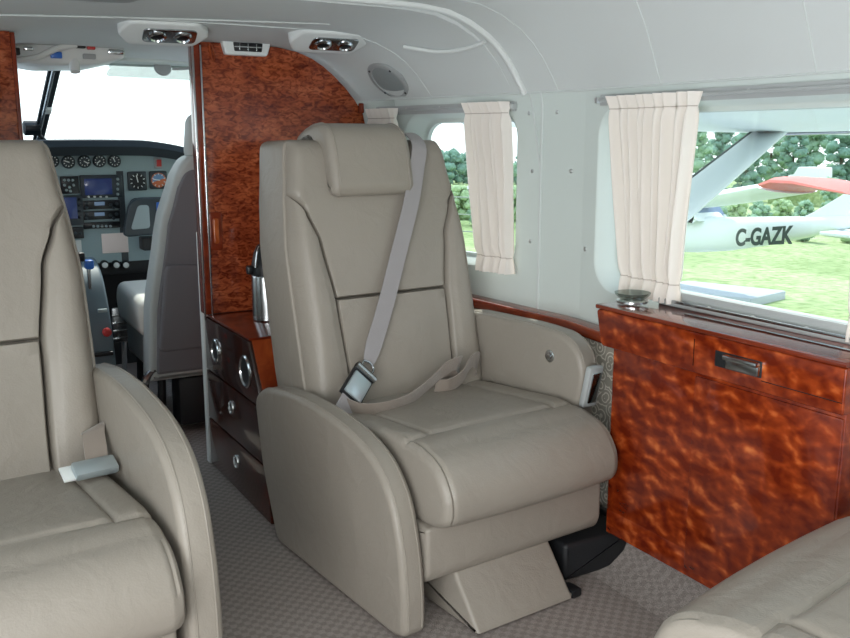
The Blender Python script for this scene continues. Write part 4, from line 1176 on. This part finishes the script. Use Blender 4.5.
# vegetation
def blob(mb, c, r, sq=1.0, sub=3, seed=0):
    bm = bmesh.new(); bmesh.ops.create_icosphere(bm, subdivisions=sub, radius=1)
    from mathutils import noise
    for v in bm.verts:
        d = v.co.normalized(); n = noise.noise(d*2.3+Vector((seed*7.1, 0, 0)))*.35+noise.noise(d*6+Vector((0, seed*3.3, 0)))*.22+noise.noise(d*14+Vector((0, 0, seed)))*.28
        v.co = d*(1+n)
    mb.add([Vector((v.co.x*r, v.co.y*r, v.co.z*r*sq))+Vector(c) for v in bm.verts], [[l.vert.index for l in f.loops] for f in bm.faces]); bm.free()
def ground_at(px, dist):
    az = math.atan2(ray(px, 200).x, ray(px, 200).y); x, y = dist*sin(az), dist*cos(az)
    return Vector((x, y, gz(x)))
def tree(label, px, dist, top_py, wpx, m, group=None, cat='tree', name='tree'):
    base = ground_at(px, dist); dd = Vector((base.x, base.y, 0)).length
    hor = dd*cos(math.atan2(ray(px, 200).x, ray(px, 200).y)-YAW)
    # height from the picture row of its top
    r = ray(px, top_py); tt = base.y/r.y; top = (CP+r*tt).z
    H = max(1.5, top-base.z); wid = wpx/FPX*hor
    t = thing(name, label, cat, base, 0, group)
    mb = MB(); n = 60
    for k in range(n):
        f = k/(n-1); sp_ = wid*.5*(.30+.62*sin(PI*min(1, f*.85+.12))); rr = min(wid, H)*random.uniform(.08, .16)
        a = random.uniform(0, 2*PI); d_ = sp_*math.sqrt(random.random())
        blob(mb, (d_*cos(a), d_*sin(a), max(rr*.5, H*(.06+.86*f))), rr, .85, 2, random.random()*50)
    core = list(mb.v); step = max(1, len(core)//2200); ls = min(wid, H)*.034
    for v0 in core[::step]:
        c_ = v0+Vector([random.uniform(-1, 1) for _ in range(3)])*ls*1.5
        a_ = Vector([random.uniform(-1, 1) for _ in range(3)]).normalized(); b_ = a_.orthogonal().normalized()
        mb.add([c_-a_*ls, c_+b_*ls*.7, c_+a_*ls, c_-b_*ls*.7], [[0, 1, 2, 3]])
    mx = max(v.z for v in mb.v)
    mb.v = [Vector((v.x, v.y, max(.0, v.z*H/mx))) for v in mb.v]
    mb.build('foliage', m, t, smooth=80)
    MB().tube([(0, 0, -.2), (0, 0, H*.6)], [H*.03, H*.015], 8).build('trunk', bark, t)
    return t
G = 'trees along the far edge of the airfield'
specs = [(395, 95, 140, 60, 1), (424, 98, 148, 34, 1), (446, 105, 146, 40, 0), (470, 100, 150, 40, 0), (497, 110, 154, 40, 1), (530, 108, 150, 50, 0), (580, 100, 146, 60, 1), (640, 95, 140, 60, 0),
         (695, 88, 116, 36, 1), (718, 90, 116, 36, 0), (745, 92, 120, 36, 0), (768, 96, 122, 34, 1), (790, 97, 122, 36, 0), (812, 100, 122, 36, 1), (838, 100, 120, 36, 0), (866, 98, 120, 38, 1), (900, 98, 120, 42, 0)]
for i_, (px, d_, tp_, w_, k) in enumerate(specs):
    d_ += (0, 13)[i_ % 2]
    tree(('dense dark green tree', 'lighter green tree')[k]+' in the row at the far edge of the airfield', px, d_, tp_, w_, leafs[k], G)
G3 = 0
G2 = 'low hedge bushes behind the parked aeroplane'
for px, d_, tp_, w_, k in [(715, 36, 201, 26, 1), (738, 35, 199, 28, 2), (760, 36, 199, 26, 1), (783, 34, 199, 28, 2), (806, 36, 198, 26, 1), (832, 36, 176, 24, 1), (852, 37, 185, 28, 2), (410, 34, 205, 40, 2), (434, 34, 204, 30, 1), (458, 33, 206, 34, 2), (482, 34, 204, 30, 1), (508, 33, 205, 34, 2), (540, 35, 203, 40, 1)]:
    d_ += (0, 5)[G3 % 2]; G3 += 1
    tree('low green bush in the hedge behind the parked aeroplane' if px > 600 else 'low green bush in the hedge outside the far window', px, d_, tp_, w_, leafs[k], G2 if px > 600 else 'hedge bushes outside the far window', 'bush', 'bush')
# distant shed, car and fence
hs = ground_at(467, 80); r = ray(467, 186); ztop = (CP+r*(hs.y/r.y)).z
sh = thing('shed', 'distant low shed with pale roof seen through the far window', 'building', (hs.x, hs.y, hs.z))
zz = ztop-hs.z
MB().box((-2.0, -1.6, 0), (2.0, 1.6, zz*.7), .02).build('walls', roof_m, sh)
MB().sweep([(-2.3, zz*.7), (2.3, zz*.7), (0, zz*1.02)], -2, 2, lambda p, q, t: (t, p, q)).build('roof', concrete, sh)
cb = ground_at(808, 86); r = ray(808, 167); zz = (CP+r*(cb.y/r.y)).z
vh = thing('white_van', 'distant white van before the tree row in the near window', 'van', (cb.x, cb.y, cb.z))
ph = zz-cb.z
MB().sweep(fillet([(-1.6, ph-1.3), (1.6, ph-1.3), (1.6, ph-.75), (1.0, ph-.65), (.6, ph), (-1.5, ph)], .12, 4), -.9, .9, lambda p, q, t: (t, p, q), .06, .06, 3).build('body', paint_white, vh)
MB().box((-1.5, -3, 0), (1.5, 3, ph-1.3)).build('bank', grass, vh) if ph > 1.4 else None
for y in (-1, 1):
    MB().lathe([(.2, -.95), (.34, -.93), (.34, .93), (.2, .95)], frame((0, y, ph-1.3), (0, 1, 0), (0, 0, 1)), 16).build('wheel', rubber, vh)
fb = ground_at(478, 24)
fe = thing('fence', 'thin post and wire fence outside the far window', 'fence', fb)
for k in range(-6, 1):
    q = Vector((k*1.4, -k*1.1, 0)); MB().tube([q+Vector((0, 0, gz(fb.x+q.x)-fb.z-.1)), q+Vector((0, 0, gz(fb.x+q.x)-fb.z+1.5))], .045, 8).build('post', wood_pole, fe)
for z in (.5, .95, 1.4):
    MB().tube([Vector((k*1.4, -k*1.1, gz(fb.x+k*1.4)-fb.z+z)) for k in range(-6, 1)], .018, 6).build('wire', wood_pole, fe)

# ------------------------------------------------------------------ light
w = bpy.data.worlds.new('sky'); SC.world = w; w.use_nodes = True; nt = w.node_tree
bg = nt.nodes['Background']
tc = nt.nodes.new('ShaderNodeTexCoord'); sx = nt.nodes.new('ShaderNodeSeparateXYZ')
nt.links.new(tc.outputs['Generated'], sx.inputs[0])
r = ramp(nt, [(.0, (.92, .97, 1, 1)), (.35, (.80, .90, 1, 1)), (1, (.55, .72, 1, 1))])
nt.links.new(sx.outputs['Z'], r.inputs[0]); nt.links.new(r.outputs[0], bg.inputs['Color'])
bg.inputs['Strength'].default_value = 2.2
sun = bpy.data.objects.new('sun', bpy.data.lights.new('sun', 'SUN')); COL.objects.link(sun)
sun.data.energy = 4.5; sun.data.angle = rad(1.0); sun.data.color = (1, .95, .86)
sun.rotation_euler = Vector((-.22, -.55, -.80)).to_track_quat('-Z', 'Y').to_euler()
def area(name, locv, target, sx_, sy_, e, col=(1, 1, 1)):
    l = bpy.data.objects.new(name, bpy.data.lights.new(name, 'AREA')); COL.objects.link(l)
    l.data.shape = 'RECTANGLE'; l.data.size = sx_; l.data.size_y = sy_; l.data.energy = e; l.data.color = col
    l.location = locv; l.rotation_euler = (Vector(target)-Vector(locv)).to_track_quat('-Z', 'Y').to_euler()
    return l
area('door_fill_lamp', (-.72, -.25, .80), (1.2, 1.0, 1.0), 1.5, 1.1, 42, (1, .985, .96))  # added fill lamp standing in for daylight through an assumed open door
# the camera's own flash
fl_ = bpy.data.objects.new('camera_flash', bpy.data.lights.new('camera_flash', 'POINT')); COL.objects.link(fl_)
fl_.data.energy = 14; fl_.data.shadow_soft_size = .05; fl_.location = CP+CU*.06-CD*.03

vs_ = SC.view_settings; vs_.view_transform = 'Standard'; vs_.look = 'None'; vs_.exposure = 0.0; vs_.gamma = 1; vs_.use_curve_mapping = False
